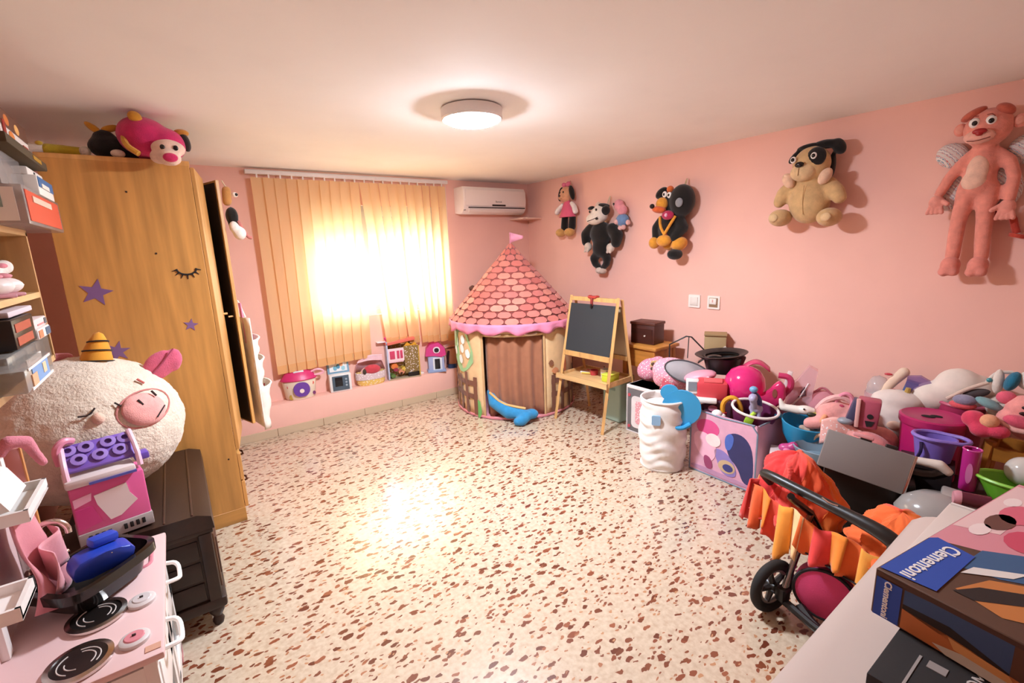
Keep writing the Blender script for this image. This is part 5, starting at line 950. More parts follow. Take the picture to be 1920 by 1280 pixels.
t = tt('white_knob_toy', 'small white round toy by the rim of the printed bin', 'toy', 2.84, 1.62, 0.42); B().ell((0, 0, 0.03), (0.035, 0.03, 0.03)).build('ball', M('efe7e0', 'plastic'), t); B().ell((0.03, 0, 0.02), (0.025, 0.02, 0.018)).build('arm', M('e8dfd8', 'plastic'), t)
# cash register
t = tt('toy_register', 'red toy cash register with white screen on the toy pile', 'toy', 2.98, 1.80, 0.49)
B().box((0.045, 0, 0.07), (0.20, 0.15, 0.13), (0, 0, 0), bev=0.018).build('red_body', M('d2434a', 'plastic'), t); B().box((-0.03, -0.07, 0.012), (0.22, 0.12, 0.03), bev=0.010).build('white_tray', M('eae2da', 'plastic'), t)
s_ = B().box((-0.085, -0.045, 0.095), (0.085, 0.03, 0.105), (-0.2, 0, 0.1), bev=0.006).build('screen_frame', M('ece5de', 'plastic'), t); B().box((-0.083, -0.064, 0.098), (0.058, 0.006, 0.062), (-0.2, 0, 0.1)).build('screen', M('83868a', 'gloss'), s_)
B().box((0.05, -0.04, 0.142), (0.12, 0.06, 0.014), (0.25, 0, 0), bev=0.004).build('key_plate', M('df5a5c', 'plastic'), t)
# bags
t = tt('leopard_bag', 'pink patterned pouch with leopard spot front on the pile', 'bag', 3.20, 2.44, 0.435)
blob('pouch', M('e08ea2', 'speckle'), t, [('e', (0, 0, 0.10), (0.12, 0.09, 0.10), (0, -0.35, 0)), ('e', (0.06, 0.0, 0.14), (0.07, 0.07, 0.08))], 0.01)
for x, z in ((0.01, 0.13), (0.04, 0.16), (0.05, 0.115), (0.015, 0.17), (0.075, 0.15)): B().ell((x, -0.082, z), (0.016, 0.012, 0.014)).build('leopard_spot', M('5a4030', 'fabric'), t)
B().prism([(-0.02, 0.10), (0.10, 0.13), (0.09, 0.205), (0.0, 0.19)], -0.078, -0.06).build('tan_front', M('d9b27a', 'fabric'), t)
t = tt('mesh_bag', 'large pink print bag with grey mesh top lying on the pile', 'bag', 3.14, 2.10, 0.46)
blob('bag_body', M('e39aab', 'speckle'), t, [('e', (-0.06, 0, 0.12), (0.17, 0.14, 0.12), (0, 0.25, 0)), ('e', (0.12, 0.02, 0.08), (0.12, 0.12, 0.08)), ('e', (-0.14, 0.0, 0.08), (0.08, 0.09, 0.08))], 0.012)
mo = [(0.04+0.165*math.cos(2*PI*i/28), -0.085+0.04*math.sin(2*PI*i/28)*1.0, 0.165+0.075*math.sin(2*PI*i/28)-0.10*math.cos(2*PI*i/28)*0.35) for i in range(28)]
b = B(); b.bm.faces.new([b.bm.verts.new((p[0], p[1]-0.030, p[2])) for p in mo]); b.build('mesh_panel', M('a29a9a', 'fabric'), t, thick=0.004); B().tube([(p[0], p[1]-0.033, p[2]) for p in mo], 0.006, 6, True).build('zip_edge', M('4a4648', 'fabric'), t)
B().prism([(-0.16, 0.02), (-0.05, 0.05), (-0.06, 0.17), (-0.12, 0.14)], -0.125, -0.10).build('print_panel', M('d9606e', 'speckle'), t)
t = tt('pink_lidded_tub', 'pale pink curved tub lid lying in front of the black cap', 'toy', 3.08, 1.93, 0.52); blob('lid_shell', M('e79fae', 'plastic'), t, [('e', (0.02, 0, 0.085), (0.12, 0.08, 0.045), (0, -0.25, 0))], 0.01); B().tube([(-0.06, -0.07, 0.05), (0.0, -0.085, 0.075), (0.08, -0.075, 0.10)], 0.008, 6, sm=1).build('edge', M('f1c3cb', 'plastic'), t)
t = tt('wire_frame', 'bent black wire frame sticking up from the pile', 'frame', 3.40, 2.22, 0.62)
B().tube([(-0.15, 0, 0.0), (-0.15, 0, 0.13), (-0.02, 0, 0.205), (0.02, 0, 0.20), (0.16, 0.02, 0.05)], 0.006, 8).build('wire', M('2b2826', 'plastic'), t); B().tube([(0.0, 0, 0.20), (-0.005, 0, 0.02)], 0.004, 6).build('stay', M('4a4644', 'plastic'), t)
t = tt('beige_box', 'small beige cardboard box by the wall above the black cap', 'box', 3.56, 2.08, 0.66); B().box((0, 0, 0.09), (0.165, 0.09, 0.18), bev=0.003).build('box_body', M('b49a6e', 'matte'), t); B().box((0, -0.008, 0.183), (0.17, 0.10, 0.010), (0.1, 0, 0)).build('flap', M('a58a60', 'matte'), t); B().box((0.04, -0.05, 0.06), (0.10, 0.004, 0.012), (0, -0.6, 0)).build('white_tape', M('e6ddd0', 'matte'), t)
t = tt('black_sun_hat', 'black bowl shaped toy hat with wide brim on the pile', 'hat', 3.30, 1.86, 0.615)
B().lathe([(0, 0), (0.11, 0), (0.135, 0.09), (0.14, 0.12), (0.125, 0.12), (0.10, 0.01), (0, 0.01)], 28).build('bowl', M('1a1615', 'plastic'), t); B().lathe([(0.12, 0.112), (0.165, 0.135), (0.178, 0.146), (0.165, 0.148), (0.12, 0.126)], 32, sx=1.05, sy=0.85, rot=(0.06, -0.10, 0)).build('brim', M('211c1a', 'plastic'), t)
B().box((0.12, -0.03, 0.09), (0.05, 0.04, 0.10), (0, 0.3, 0), bev=0.01).build('brown_tab', M('5a3028', 'plastic'), t); B().grid(lambda u, v: (-0.17+0.16*u, -0.10+0.06*v, 0.125+0.03*math.sin(3*u)-0.05*(1-u)), 8, 4).build('visor', M('181413', 'plastic'), t, thick=0.006)
t = tt('pink_helmet', 'shiny hot pink round helmet on top of the pile', 'helmet', 3.14, 1.60, 0.50)
B().lathe([(0.105, 0.0), (0.125, 0.05), (0.130, 0.10), (0.120, 0.155), (0.09, 0.20), (0.045, 0.225), (0, 0.232)], 32).build('shell', M('d82c72', 'gloss'), t, thick=0.006); B().tube([(0.107*math.cos(2*PI*i/24), 0.107*math.sin(2*PI*i/24), 0.0) for i in range(24)], 0.010, 8, True).build('rim', M('c02462', 'plastic'), t)
B().grid(lambda u, v: (-0.02+0.17*u, 0.02+0.08*v, 0.20+0.05*math.sin(PI*u)+0.01*v), 10, 3).build('rear_strap', M('cf3f6c', 'plastic'), t, thick=0.008)
t = tt('pink_mask', 'hot pink plastic shell with eye hole beside the helmet', 'toy', 3.13, 1.43, 0.48)
b = B()
ol = [(-0.11, 0.09), (-0.02, 0.07), (0.02, 0.16), (0.06, 0.195), (0.095, 0.16), (0.10, 0.08), (0.05, 0.015), (-0.05, 0.02)]; b.prism(ol, -0.05, 0.03); bmesh.ops.bevel(b.bm, geom=list(b.bm.edges), offset=0.018, segments=3, profile=0.5, affect='EDGES'); b.build('shell', M('cf2f68', 'gloss'), t); B().prism(circ(0.035, 0.115, 0.014, 0.03), -0.053, -0.045).build('eye_hole', M('8a4a3a', 'matte'), t)
B().tube([(0.07, 0.05, 0.06), (0.13, 0.05, 0.14), (0.12, 0.05, 0.21), (0.05, 0.05, 0.215)], 0.020, 8, sm=2).build('rear_loop', M('c93a68', 'plastic'), t)
t = tt('clear_pack', 'clear pink plastic blister pack standing on the pile', 'package', 3.32, 1.32, 0.45)
b = B(); b.prism([(-0.08, 0.0), (0.08, 0.01), (0.075, 0.12), (0.095, 0.285), (0.045, 0.31), (-0.02, 0.20), (-0.075, 0.16)], -0.045, 0.03); b.build('shell', M('f6d6da', 'clear'), t); B().prism([(-0.07, 0.02), (0.06, 0.03), (0.055, 0.17), (-0.05, 0.15)], -0.015, 0.0).build('pink_card', M('eba6b0', 'speckle'), t)
b = B(); b.tube([(-0.09, -0.046, 0.0), (-0.01, -0.048, 0.06), (0.05, -0.048, 0.20)], 0.006, 6, sm=1); b.build('white_edge', M('f1e3e2', 'plastic'), t); blob('black_scribble', M('4a2f36', 'matte'), t, [('t', [(0.01, -0.048, 0.13), (0.03, -0.048, 0.17), (0.035, -0.048, 0.12), (0.0, -0.048, 0.10)], 0.005)], 0.004, 1)
B().box((-0.07, 0.0, 0.20), (0.03, 0.03, 0.12), (0, 0.2, 0), bev=0.006).build('white_post', M('eee2dc', 'plastic'), t)
t = tt('pink_soft_bag', 'dark rose soft bag leaning behind the blue bowl', 'bag', 3.38, 1.20, 0.36); blob('bag_body', M('cf8890', 'fabric'), t, [('e', (0, 0, 0.12), (0.12, 0.08, 0.12))], 0.012); B().tube([(-0.05, -0.02, 0.22), (0.0, -0.02, 0.27), (0.05, -0.02, 0.22)], 0.008, 6, sm=2).build('handle', M('c0707c', 'fabric'), t)
# blue bowl, its pelican and the pebble toy
t = tt('blue_bowl', 'turquoise blue plastic bowl on the toy pile', 'bowl', 3.08, 1.19, 0.30)
B().lathe([(0, 0), (0.07, 0.0), (0.115, 0.08), (0.135, 0.17), (0.128, 0.172), (0.105, 0.085), (0.06, 0.014), (0, 0.012)], 32, rot=(0.10, 0.10, 0)).build('bowl_wall', M('2a92bd', 'plastic'), t); B().box((-0.135, 0, 0.18), (0.04, 0.06, 0.014), bev=0.005).build('lip', M('2a92bd', 'plastic'), t)
t = tt('white_bird', 'white and yellow toy bird resting on the blue bowl rim', 'toy', 3.11, 1.215, 0.465)
blob('body', M('e9e2d6', 'plastic'), t, [('t', [(-0.12, 0, 0.11), (-0.10, 0.0, 0.06), (-0.02, 0, 0.055), (0.06, 0, 0.06)], [0.010, 0.024, 0.028, 0.022]), ('e', (0.02, 0, 0.06), (0.05, 0.035, 0.03))], 0.006); blob('wing', M('d3c95a', 'plastic'), t, [('e', (0.09, -0.02, 0.035), (0.055, 0.03, 0.022))], 0.006); B().ell((0.06, -0.035, 0.045), (0.03, 0.012, 0.014)).build('dark_mark', M('2a2a18', 'plastic'), t); B().ell((0.015, -0.034, 0.075), 0.006).build('eye', M('1a1612', 'gloss'), t)
t = tt('pebble_toy', 'grey brown lumpy toy lying in the blue bowl', 'toy', 3.10, 1.175, 0.375); blob('lump', M('b49a88', 'matte'), t, [('e', (0.02, -0.02, 0.04), (0.035, 0.03, 0.022)), ('e', (0.06, -0.01, 0.04), (0.03, 0.03, 0.02)), ('e', (-0.015, -0.01, 0.045), (0.025, 0.025, 0.016))], 0.006, 2); B().ell((0.05, -0.035, 0.055), (0.010, 0.008, 0.006)).build('dark_spot', M('7a6656', 'matte'), t)
t = tt('white_crate', 'small white crate with pink lid between the bin and the stroller', 'crate', 2.86, 1.16, 0.0); B().box((0, 0, 0.15), (0.20, 0.22, 0.30), bev=0.006).build('crate_body', M('e3d6d0', 'plastic'), t); B().box((0, 0, 0.305), (0.21, 0.23, 0.02), bev=0.004).build('rim', M('d9c6c2', 'plastic'), t)
t = tt('magenta_shoe', 'small magenta toy lying on the white crate', 'toy', 2.87, 1.18, 0.317); blob('upper', M('b8407c', 'plastic'), t, [('e', (0, 0, 0.03), (0.05, 0.035, 0.028)), ('e', (0.03, 0, 0.045), (0.03, 0.03, 0.03))], 0.007); B().ell((0.0, -0.035, 0.03), (0.02, 0.008, 0.012)).build('bow', M('d97aa6', 'plastic'), t)
t = tt('slate_tray', 'slate blue plastic tray under the pink doll clothes', 'tray', 2.93, 1.00, 0.30); B().lathe([(0, 0.02), (0.13, 0.02), (0.165, 0.085), (0.158, 0.088), (0.12, 0.03), (0, 0.03)], 28, sy=0.7).build('tray_wall', M('7d929f', 'plastic'), t); B().box((0, 0, 0.010), (0.16, 0.12, 0.02)).build('foot', M('6f8491', 'plastic'), t)
# hidden bulk under the pile
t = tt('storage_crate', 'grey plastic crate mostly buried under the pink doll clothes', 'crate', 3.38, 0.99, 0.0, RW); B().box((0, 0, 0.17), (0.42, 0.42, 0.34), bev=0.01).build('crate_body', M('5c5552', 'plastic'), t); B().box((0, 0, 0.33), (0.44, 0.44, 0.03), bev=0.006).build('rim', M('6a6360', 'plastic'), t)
# pink doll heap
t = tt('pink_doll', 'large pale pink soft doll sprawled on the middle of the pile', 'plush toy', 3.14, 0.965, 0.362)
blob('body', M('efa49c', 'plush'), t, [('e', (-0.02, 0.02, 0.14), (0.14, 0.10, 0.11)), ('e', (-0.08, 0.0, 0.19), (0.09, 0.07, 0.08)), ('t', [(-0.05, -0.02, 0.14), (-0.12, -0.04, 0.13), (-0.19, -0.05, 0.115)], [0.045, 0.04, 0.038]), ('e', (0.15, -0.02, 0.08), (0.09, 0.07, 0.07)), ('t', [(0.0, -0.06, 0.12), (0.07, -0.10, 0.09), (0.12, -0.10, 0.05)], [0.05, 0.045, 0.035])], 0.011)
blob('peach_mitten', M('eba277', 'plush'), t, [('c', (-0.125, -0.08, 0.15), (-0.115, -0.085, 0.185), 0.020, 0.016)], 0.007); blob('cream_cuff', M('edc9a0', 'plush'), t, [('t', [(-0.17, -0.09, 0.03), (-0.15, -0.10, 0.07), (-0.10, -0.10, 0.075), (-0.07, -0.10, 0.05)], 0.018)], 0.008)
B().grid(lambda u, v: (-0.13+0.22*u, -0.115-0.02*math.sin(7*u)*v, 0.17-0.15*v+0.03*math.sin(5*u)), 16, 8).build('dress_front', M('f0b3a8', 'speckle'), t, thick=0.006)
B().tube([(-0.16, 0.0, 0.20), (-0.12, -0.02, 0.27), (-0.05, -0.01, 0.30), (0.0, 0.0, 0.27)], 0.018, 8, sm=2).build('hood_edge', M('f3b9b4', 'plush'), t)
t = tt('grey_teddy', 'small pale grey teddy half buried in the pink doll heap', 'plush toy', 2.96, 0.90, 0.35); blob('body', M('c4b8b0', 'plush'), t, [('e', (0, 0, 0.08), (0.05, 0.045, 0.06)), ('e', (0.04, -0.01, 0.06), (0.035, 0.035, 0.04)), ('e', (-0.05, -0.02, 0.05), (0.03, 0.03, 0.03))], 0.008); B().ell((0.02, -0.045, 0.09), (0.010, 0.008, 0.008)).build('nose', M('6a5a54', 'plastic'), t)
t = tt('rose_cushion', 'rose pink soft cushion roll beside the magenta drum', 'cushion', 3.02, 0.80, 0.38); blob('roll', M('dd8582', 'plush'), t, [('e', (0.0, 0, 0.07), (0.10, 0.07, 0.06), (0, 0.45, 0)), ('e', (0.06, -0.02, 0.04), (0.06, 0.05, 0.04))], 0.01); B().tube([(-0.08, -0.05, 0.13), (0.0, -0.075, 0.09), (0.08, -0.07, 0.03)], 0.005, 6, sm=1).build('seam', M('f0cfc4', 'fabric'), t)
t = tt('rose_toy_box', 'dark rose toy box with black arrow marks on the doll heap', 'toy box', 3.06, 0.855, 0.535); B().box((0, 0, 0.08), (0.105, 0.09, 0.165), (0, 0.06, 0), bev=0.012).build('box_body', M('b8566a', 'plastic'), t)
B().box((-0.045, -0.05, 0.085), (0.02, 0.02, 0.165), bev=0.004).build('pale_edge', M('eab3ac', 'plastic'), t); B().prism(circ(0.012, 0.072, 0.014), -0.048, -0.043).build('dot_mark', M('1d1416', 'matte'), t); B().prism([(-0.01, 0.045), (0.035, 0.045), (0.022, 0.015), (0.0, 0.012)], -0.048, -0.043).build('arrow_mark', M('1d1416', 'matte'), t)
t = tt('navy_book', 'thin navy and grey toy standing against the rose box', 'toy', 3.06, 0.925, 0.53); B().box((0, 0, 0.075), (0.04, 0.08, 0.15), (0, 0.25, 0), bev=0.006).build('slab', M('4a4a66', 'plastic'), t); B().ell((-0.03, -0.03, 0.02), (0.04, 0.03, 0.02)).build('grey_base', M('8f949c', 'plastic'), t)
t = tt('magenta_bow', 'pink looped toy arch on top of the doll heap', 'toy', 3.12, 0.985, 0.58); B().tube([(-0.05, 0, 0.0), (-0.045, 0, 0.07), (0.0, 0, 0.11), (0.035, 0, 0.08), (0.03, 0, 0.0)], 0.012, 8, sm=2).build('arch', M('e890a4', 'plastic'), t); B().ell((-0.03, -0.01, 0.02), (0.03, 0.02, 0.018)).build('flower', M('c94a68', 'plastic'), t)
t = tt('white_sack', 'white cloth sack between the doll heap and the drum', 'bag', 3.38, 0.83, 0.36); blob('sack_body', M('e3d6cc', 'fabric'), t, [('e', (0, 0, 0.14), (0.15, 0.11, 0.15)), ('e', (0.02, 0.0, 0.26), (0.13, 0.08, 0.07))], 0.012); blob('stain', M('d9b49c', 'fabric'), t, [('e', (0.02, -0.105, 0.14), (0.04, 0.012, 0.03))], 0.006)
# clear and blue things on top by the wall
t = tt('clear_dome', 'clear plastic dome toy with grey band by the wall', 'toy', 3.46, 0.93, 0.60); B().lathe([(0.06, 0.03), (0.058, 0.08), (0.035, 0.125), (0, 0.14)], 24).build('dome', M('e6e3e2', 'clear'), t); B().lathe([(0, 0), (0.065, 0), (0.065, 0.03), (0, 0.03)], 24).build('base', M('c9a0a4', 'plastic'), t); B().ell((0.0, -0.03, 0.03), (0.03, 0.02, 0.016)).build('grey_band', M('9a9c9e', 'plastic'), t)
t = tt('cream_tube', 'cream leather tube toy leaning over the clear dome', 'toy', 3.44, 0.845, 0.60); blob('tube', M('e6cdb4', 'matte'), t, [('t', [(-0.05, 0, 0.05), (-0.01, 0, 0.12), (0.035, 0, 0.185)], [0.024, 0.027, 0.03])], 0.007); B().ell((-0.06, -0.02, 0.045), (0.016, 0.012, 0.014)).build('red_tip', M('cf5a5e', 'plastic'), t); B().ell((-0.035, -0.01, 0.165), (0.02, 0.010, 0.008)).build('red_tag', M('c9404a', 'plastic'), t)
t = tt('crimson_pouch', 'crimson pouch with gold frill below the cream tube', 'pouch', 3.40, 0.815, 0.58); blob('pouch', M('a8253c', 'fabric'), t, [('e', (-0.02, 0, 0.06), (0.05, 0.03, 0.05))], 0.008); B().tube([(0.03, -0.02, 0.01), (0.035, -0.025, 0.06), (0.045, -0.02, 0.13)], [0.016, 0.02, 0.012], 8, sm=1).build('gold_frill', M('b89a4c', 'fabric'), t)
t = tt('blue_box', 'blue toy box under purple film by the wall', 'box', 3.47, 0.735, 0.60); B().box((0.01, 0, 0.06), (0.17, 0.09, 0.12), (0, 0.22, 0), bev=0.005).build('box_body', M('3566a0', 'matte'), t); B().prism([(-0.07, 0.05), (0.04, 0.04), (0.05, 0.15), (0.0, 0.18), (-0.06, 0.17)], -0.055, -0.01).build('purple_film', M('a98ac4', 'clear'), t)
# magenta drums, pitcher, tube
t = tt('magenta_drum', 'large magenta cylinder drum with heart shaped hole in the lid', 'container', 3.19, 0.605, 0.30)
B().lathe([(0, 0), (0.118, 0), (0.132, 0.30), (0, 0.30)], 40).build('drum_wall', M('b81e64', 'plastic'), t); l_ = B().lathe([(0.138, 0.29), (0.142, 0.30), (0.142, 0.33), (0.132, 0.336), (0.118, 0.328), (0, 0.330)], 40).build('lid', M('b32560', 'plastic'), t)
B().ell((-0.018, -0.015, 0.331), (0.03, 0.022, 0.003)).ell((0.014, 0.01, 0.331), (0.026, 0.020, 0.003)).build('heart_hole', M('120c0c', 'matte'), l_)
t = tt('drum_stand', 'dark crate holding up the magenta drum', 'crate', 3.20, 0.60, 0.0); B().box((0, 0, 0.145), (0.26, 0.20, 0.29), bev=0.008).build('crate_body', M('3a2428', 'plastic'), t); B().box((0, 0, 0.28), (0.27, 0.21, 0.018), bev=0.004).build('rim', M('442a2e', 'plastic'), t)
t = tt('rose_drum', 'dark rose cylinder bin behind the wooden stool', 'container', 3.46, 0.545, 0.0); B().lathe([(0, 0), (0.085, 0), (0.10, 0.66), (0.094, 0.66), (0.08, 0.02), (0, 0.02)], 32).build('bin_wall', M('a83058', 'plastic'), t); B().tube([(0.099*math.cos(2*PI*i/28), 0.099*math.sin(2*PI*i/28), 0.66) for i in range(28)], 0.010, 8, True).build('rim', M('c05a78', 'plastic'), t)
t = tt('purple_pitcher', 'lilac plastic toy pitcher in front of the magenta drum', 'pitcher', 2.985, 0.545, 0.47)
B().lathe([(0, 0), (0.062, 0), (0.078, 0.12), (0.072, 0.12), (0.056, 0.01), (0, 0.01)], 28, sx=1.1, sy=0.85).build('jug_wall', M('7d66b8', 'plastic'), t); B().tube([(0.086*math.cos(a)+(0.04 if math.cos(a) > 0.5 else 0), 0.068*math.sin(a), 0.122) for a in [2*PI*i/28 for i in range(28)]], 0.010, 8, True).build('rim', M('8a74c4', 'plastic'), t)
B().tube([(-0.05, -0.058, 0.10), (-0.045, -0.072, 0.06), (-0.055, -0.06, 0.02)], 0.007, 6, sm=1).build('spout_slot', M('2a2048', 'plastic'), t)
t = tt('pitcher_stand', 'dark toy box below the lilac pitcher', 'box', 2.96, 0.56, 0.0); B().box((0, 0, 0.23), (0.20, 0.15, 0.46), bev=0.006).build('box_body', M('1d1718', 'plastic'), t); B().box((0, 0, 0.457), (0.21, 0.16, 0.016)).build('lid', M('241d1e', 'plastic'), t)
t = tt('magenta_tumbler', 'tall magenta translucent tube standing in front of the stool', 'tumbler', 2.90, 0.395, 0.40)
B().lathe([(0, 0), (0.030, 0), (0.034, 0.20), (0.031, 0.20), (0.027, 0.01), (0, 0.01)], 24).build('tube_wall', M('b52a80', 'gloss'), t); B().prism(circ(0, 0.09, 0.012, 0.05), -0.0345, -0.030).build('pale_print', M('d97fb4', 'plastic'), t); B().tube([(0.032*math.cos(2*PI*i/20), 0.032*math.sin(2*PI*i/20), 0.20) for i in range(20)], 0.004, 6, True).build('rim', M('d0509c', 'gloss'), t)
# wooden stool with pink plush
t = tt('wooden_stool', 'honey wood stool with splayed legs at the right edge', 'stool', 3.30, 0.26, 0.0, RW)
B().prism(rrect(-0.18, -0.14, 0.18, 0.14, 0.04), 0.56, 0.595).rot((PI/2, 0, 0)).rot((PI, 0, 0)).build('seat', M('c07e2e', 'wood', 'x'), t)
for sx in (-1, 1):
    for sy in (-1, 1): B().tube([(sx*0.17, sy*0.13, 0.0), (sx*0.12, sy*0.09, 0.56)], 0.024, 6).build('leg', M('b87428', 'wood'), t)
B().box((0, -0.095, 0.50), (0.26, 0.022, 0.07)).build('apron', M('a86a24', 'wood', 'x'), t); B().box((0, 0.095, 0.50), (0.26, 0.022, 0.07)).build('apron', M('a86a24', 'wood', 'x'), t)
t = tt('pink_pig_plush', 'big salmon pink plush lying face up on the wooden stool', 'plush toy', 3.28, 0.36, 0.60)
blob('body', M('ef9d96', 'plush'), t, [('e', (0.07, 0, 0.14), (0.075, 0.07, 0.06)), ('e', (0.06, 0.0, 0.07), (0.09, 0.08, 0.065)), ('e', (0.10, 0, 0.02), (0.07, 0.07, 0.045))], 0.010); blob('ear', M('dd5f76', 'plush'), t, [('e', (0.0, 0.0, 0.175), (0.04, 0.03, 0.035))], 0.007); blob('snout', M('d9566e', 'plush'), t, [('e', (0.055, -0.085, 0.085), (0.06, 0.035, 0.032), (0, 0.15, 0))], 0.008)
blob('lip', M('f0b9ae', 'plush'), t, [('t', [(-0.02, -0.085, 0.08), (0.04, -0.10, 0.048), (0.10, -0.10, 0.045)], 0.015)], 0.007)
for x, z in ((0.07, 0.155), (0.065, 0.125)): B().ell((x, -0.072, z), (0.016, 0.008, 0.009)).build('eye', M('2a1414', 'gloss'), t)
t = tt('magenta_flower_plush', 'bright pink lobed plush on the left of the stool', 'plush toy', 3.20, 0.42, 0.575); blob('lobes', M('d9405e', 'plush'), t, [('e', (-0.03, -0.02, 0.09), (0.05, 0.045, 0.045)), ('e', (0.0, -0.05, 0.05), (0.045, 0.045, 0.04)), ('e', (0.055, -0.05, 0.055), (0.05, 0.045, 0.035))], 0.009); B().ell((0.025, -0.055, 0.10), (0.036, 0.03, 0.036), (0, -0.4, 0)).build('peach_petal', M('eba77e', 'plush'), t)
t = tt('teal_plush', 'teal and violet plush shoes behind the pink plush', 'plush toy', 3.30, 0.455, 0.66); blob('sole', M('dd5a62', 'plush'), t, [('e', (-0.06, 0, 0.035), (0.06, 0.04, 0.022))], 0.008); blob('upper', M('8d8aa0', 'plush'), t, [('e', (-0.055, -0.01, 0.065), (0.05, 0.035, 0.03))], 0.008); blob('teal_shoe', M('7fa9ab', 'plush'), t, [('e', (0.035, -0.01, 0.065), (0.06, 0.035, 0.024), (0, 0.4, 0))], 0.008)
# big white bag and striped plush
t = tt('big_white_bag', 'large white shopping bag with handles slumped against the wall', 'bag', 3.47, 0.60, 0.62)
blob('bag_body', M('e9dccf', 'fabric'), t, [('e', (-0.06, 0, 0.05), (0.14, 0.08, 0.09), (0, -0.4, 0)), ('e', (0.03, 0, 0.12), (0.11, 0.08, 0.11), (0, -0.4, 0)), ('e', (0.10, 0.02, 0.10), (0.09, 0.08, 0.10))], 0.012); blob('bag_tip', M('efe4d8', 'fabric'), t, [('c', (-0.15, -0.02, 0.02), (-0.09, -0.02, 0.10), 0.016, 0.010)], 0.006)
B().tube([(-0.01, -0.095, 0.07), (0.06, -0.10, 0.14), (0.14, -0.09, 0.19)], 0.010, 8, sm=2).build('bag_edge', M('d9bfae', 'fabric'), t); blob('opening', M('4a4040', 'matte'), t, [('e', (0.10, -0.085, 0.12), (0.06, 0.02, 0.025), (0, -0.4, 0))], 0.007)
B().tube([(0.13, -0.09, 0.18), (0.16, -0.09, 0.25), (0.22, -0.08, 0.255)], 0.009, 8, sm=2).build('strap', M('d9cfc4', 'fabric'), t); B().ell((0.14, -0.10, 0.205), (0.012, 0.010, 0.012)).build('teal_button', M('3f8f96', 'plastic'), t)
t = tt('panda_plush', 'white plush with teal collar at the right edge of the photo', 'plush toy', 3.42, 0.325, 0.76); blob('head', M('e6dccf', 'plush'), t, [('e', (0.03, 0, 0.085), (0.06, 0.055, 0.055)), ('e', (-0.09, 0.0, 0.06), (0.025, 0.03, 0.07))], 0.009); blob('collar', M('1f6f8c', 'plush'), t, [('e', (-0.04, -0.02, 0.075), (0.028, 0.05, 0.055), (0, 0.3, 0))], 0.007); B().ell((0.045, -0.052, 0.095), (0.018, 0.010, 0.020)).build('eye_patch', M('1a1512', 'plush'), t)
t = tt('plush_sack', 'folded grey cloth under the white plush', 'cloth', 3.45, 0.30, 0.60); blob('fold', M('cdbfb2', 'fabric'), t, [('e', (0, 0, 0.08), (0.16, 0.10, 0.085))], 0.012); B().tube([(-0.12, -0.06, 0.12), (0.0, -0.09, 0.13), (0.12, -0.06, 0.12)], 0.006, 6, sm=1).build('hem', M('bdaea0', 'fabric'), t)
# front items
t = tt('silver_ball', 'shiny pearl white ball beside the stool leg', 'ball', 3.02, 0.235, 0.44); B().ell((0, 0, 0.068), (0.066, 0.066, 0.068), u=28, v=18).build('ball_skin', M('cfcac0', 'gloss'), t); B().cyl((0, 0, 0), (0, 0, 0.010), 0.012).build('valve', M('a8a29a', 'plastic'), t)
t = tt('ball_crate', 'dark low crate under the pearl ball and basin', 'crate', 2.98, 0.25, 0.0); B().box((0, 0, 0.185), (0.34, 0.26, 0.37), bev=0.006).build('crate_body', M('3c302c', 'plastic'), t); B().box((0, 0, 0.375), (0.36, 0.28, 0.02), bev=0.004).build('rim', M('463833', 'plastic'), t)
t = tt('green_basin', 'lime green plastic basin at the right edge', 'basin', 2.93, 0.225, 0.388); B().lathe([(0, 0), (0.10, 0), (0.15, 0.09), (0.156, 0.10), (0.146, 0.10), (0.09, 0.012), (0, 0.012)], 28, sy=0.6).build('basin_wall', M('6fb830', 'plastic'), t); B().tube([(0.155*math.cos(2*PI*i/28), 0.093*math.sin(2*PI*i/28), 0.10) for i in range(28)], 0.008, 6, True).build('rim', M('8fd048', 'plastic'), t)
t = tt('grey_dome', 'glossy grey dome lid beside the stroller', 'lid', 2.62, 0.43, 0.335); B().lathe([(0.15, 0.0), (0.155, 0.02), (0.13, 0.07), (0.08, 0.105), (0, 0.12)], 32, sx=1.0, sy=0.8).build('dome', M('9a948f', 'gloss'), t, thick=0.006); B().box((0.08, 0.06, 0.10), (0.17, 0.11, 0.03), (0, 0.1, 0), bev=0.01).build('flat_back', M('a39b95', 'plastic'), t)
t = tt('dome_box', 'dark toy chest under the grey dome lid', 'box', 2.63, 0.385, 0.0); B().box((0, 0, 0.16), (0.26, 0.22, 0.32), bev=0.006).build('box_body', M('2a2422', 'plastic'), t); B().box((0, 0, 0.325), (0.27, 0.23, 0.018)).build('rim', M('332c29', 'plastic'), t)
t = tt('maroon_flask', 'maroon bottle lying in front of the green basin', 'bottle', 2.58, 0.335, 0.455); B().cyl((-0.03, 0, 0.03), (0.06, 0.02, 0.03), 0.030, n=20).build('flask_body', M('5a2030', 'gloss'), t); B().lathe([(0, -0.012), (0.026, -0.012), (0.031, 0.0), (0.031, 0.012), (0, 0.012)], 20, (-0.04, -0.002, 0.03), (0, PI/2, 0.2)).build('cap', M('c98a94', 'plastic'), t)
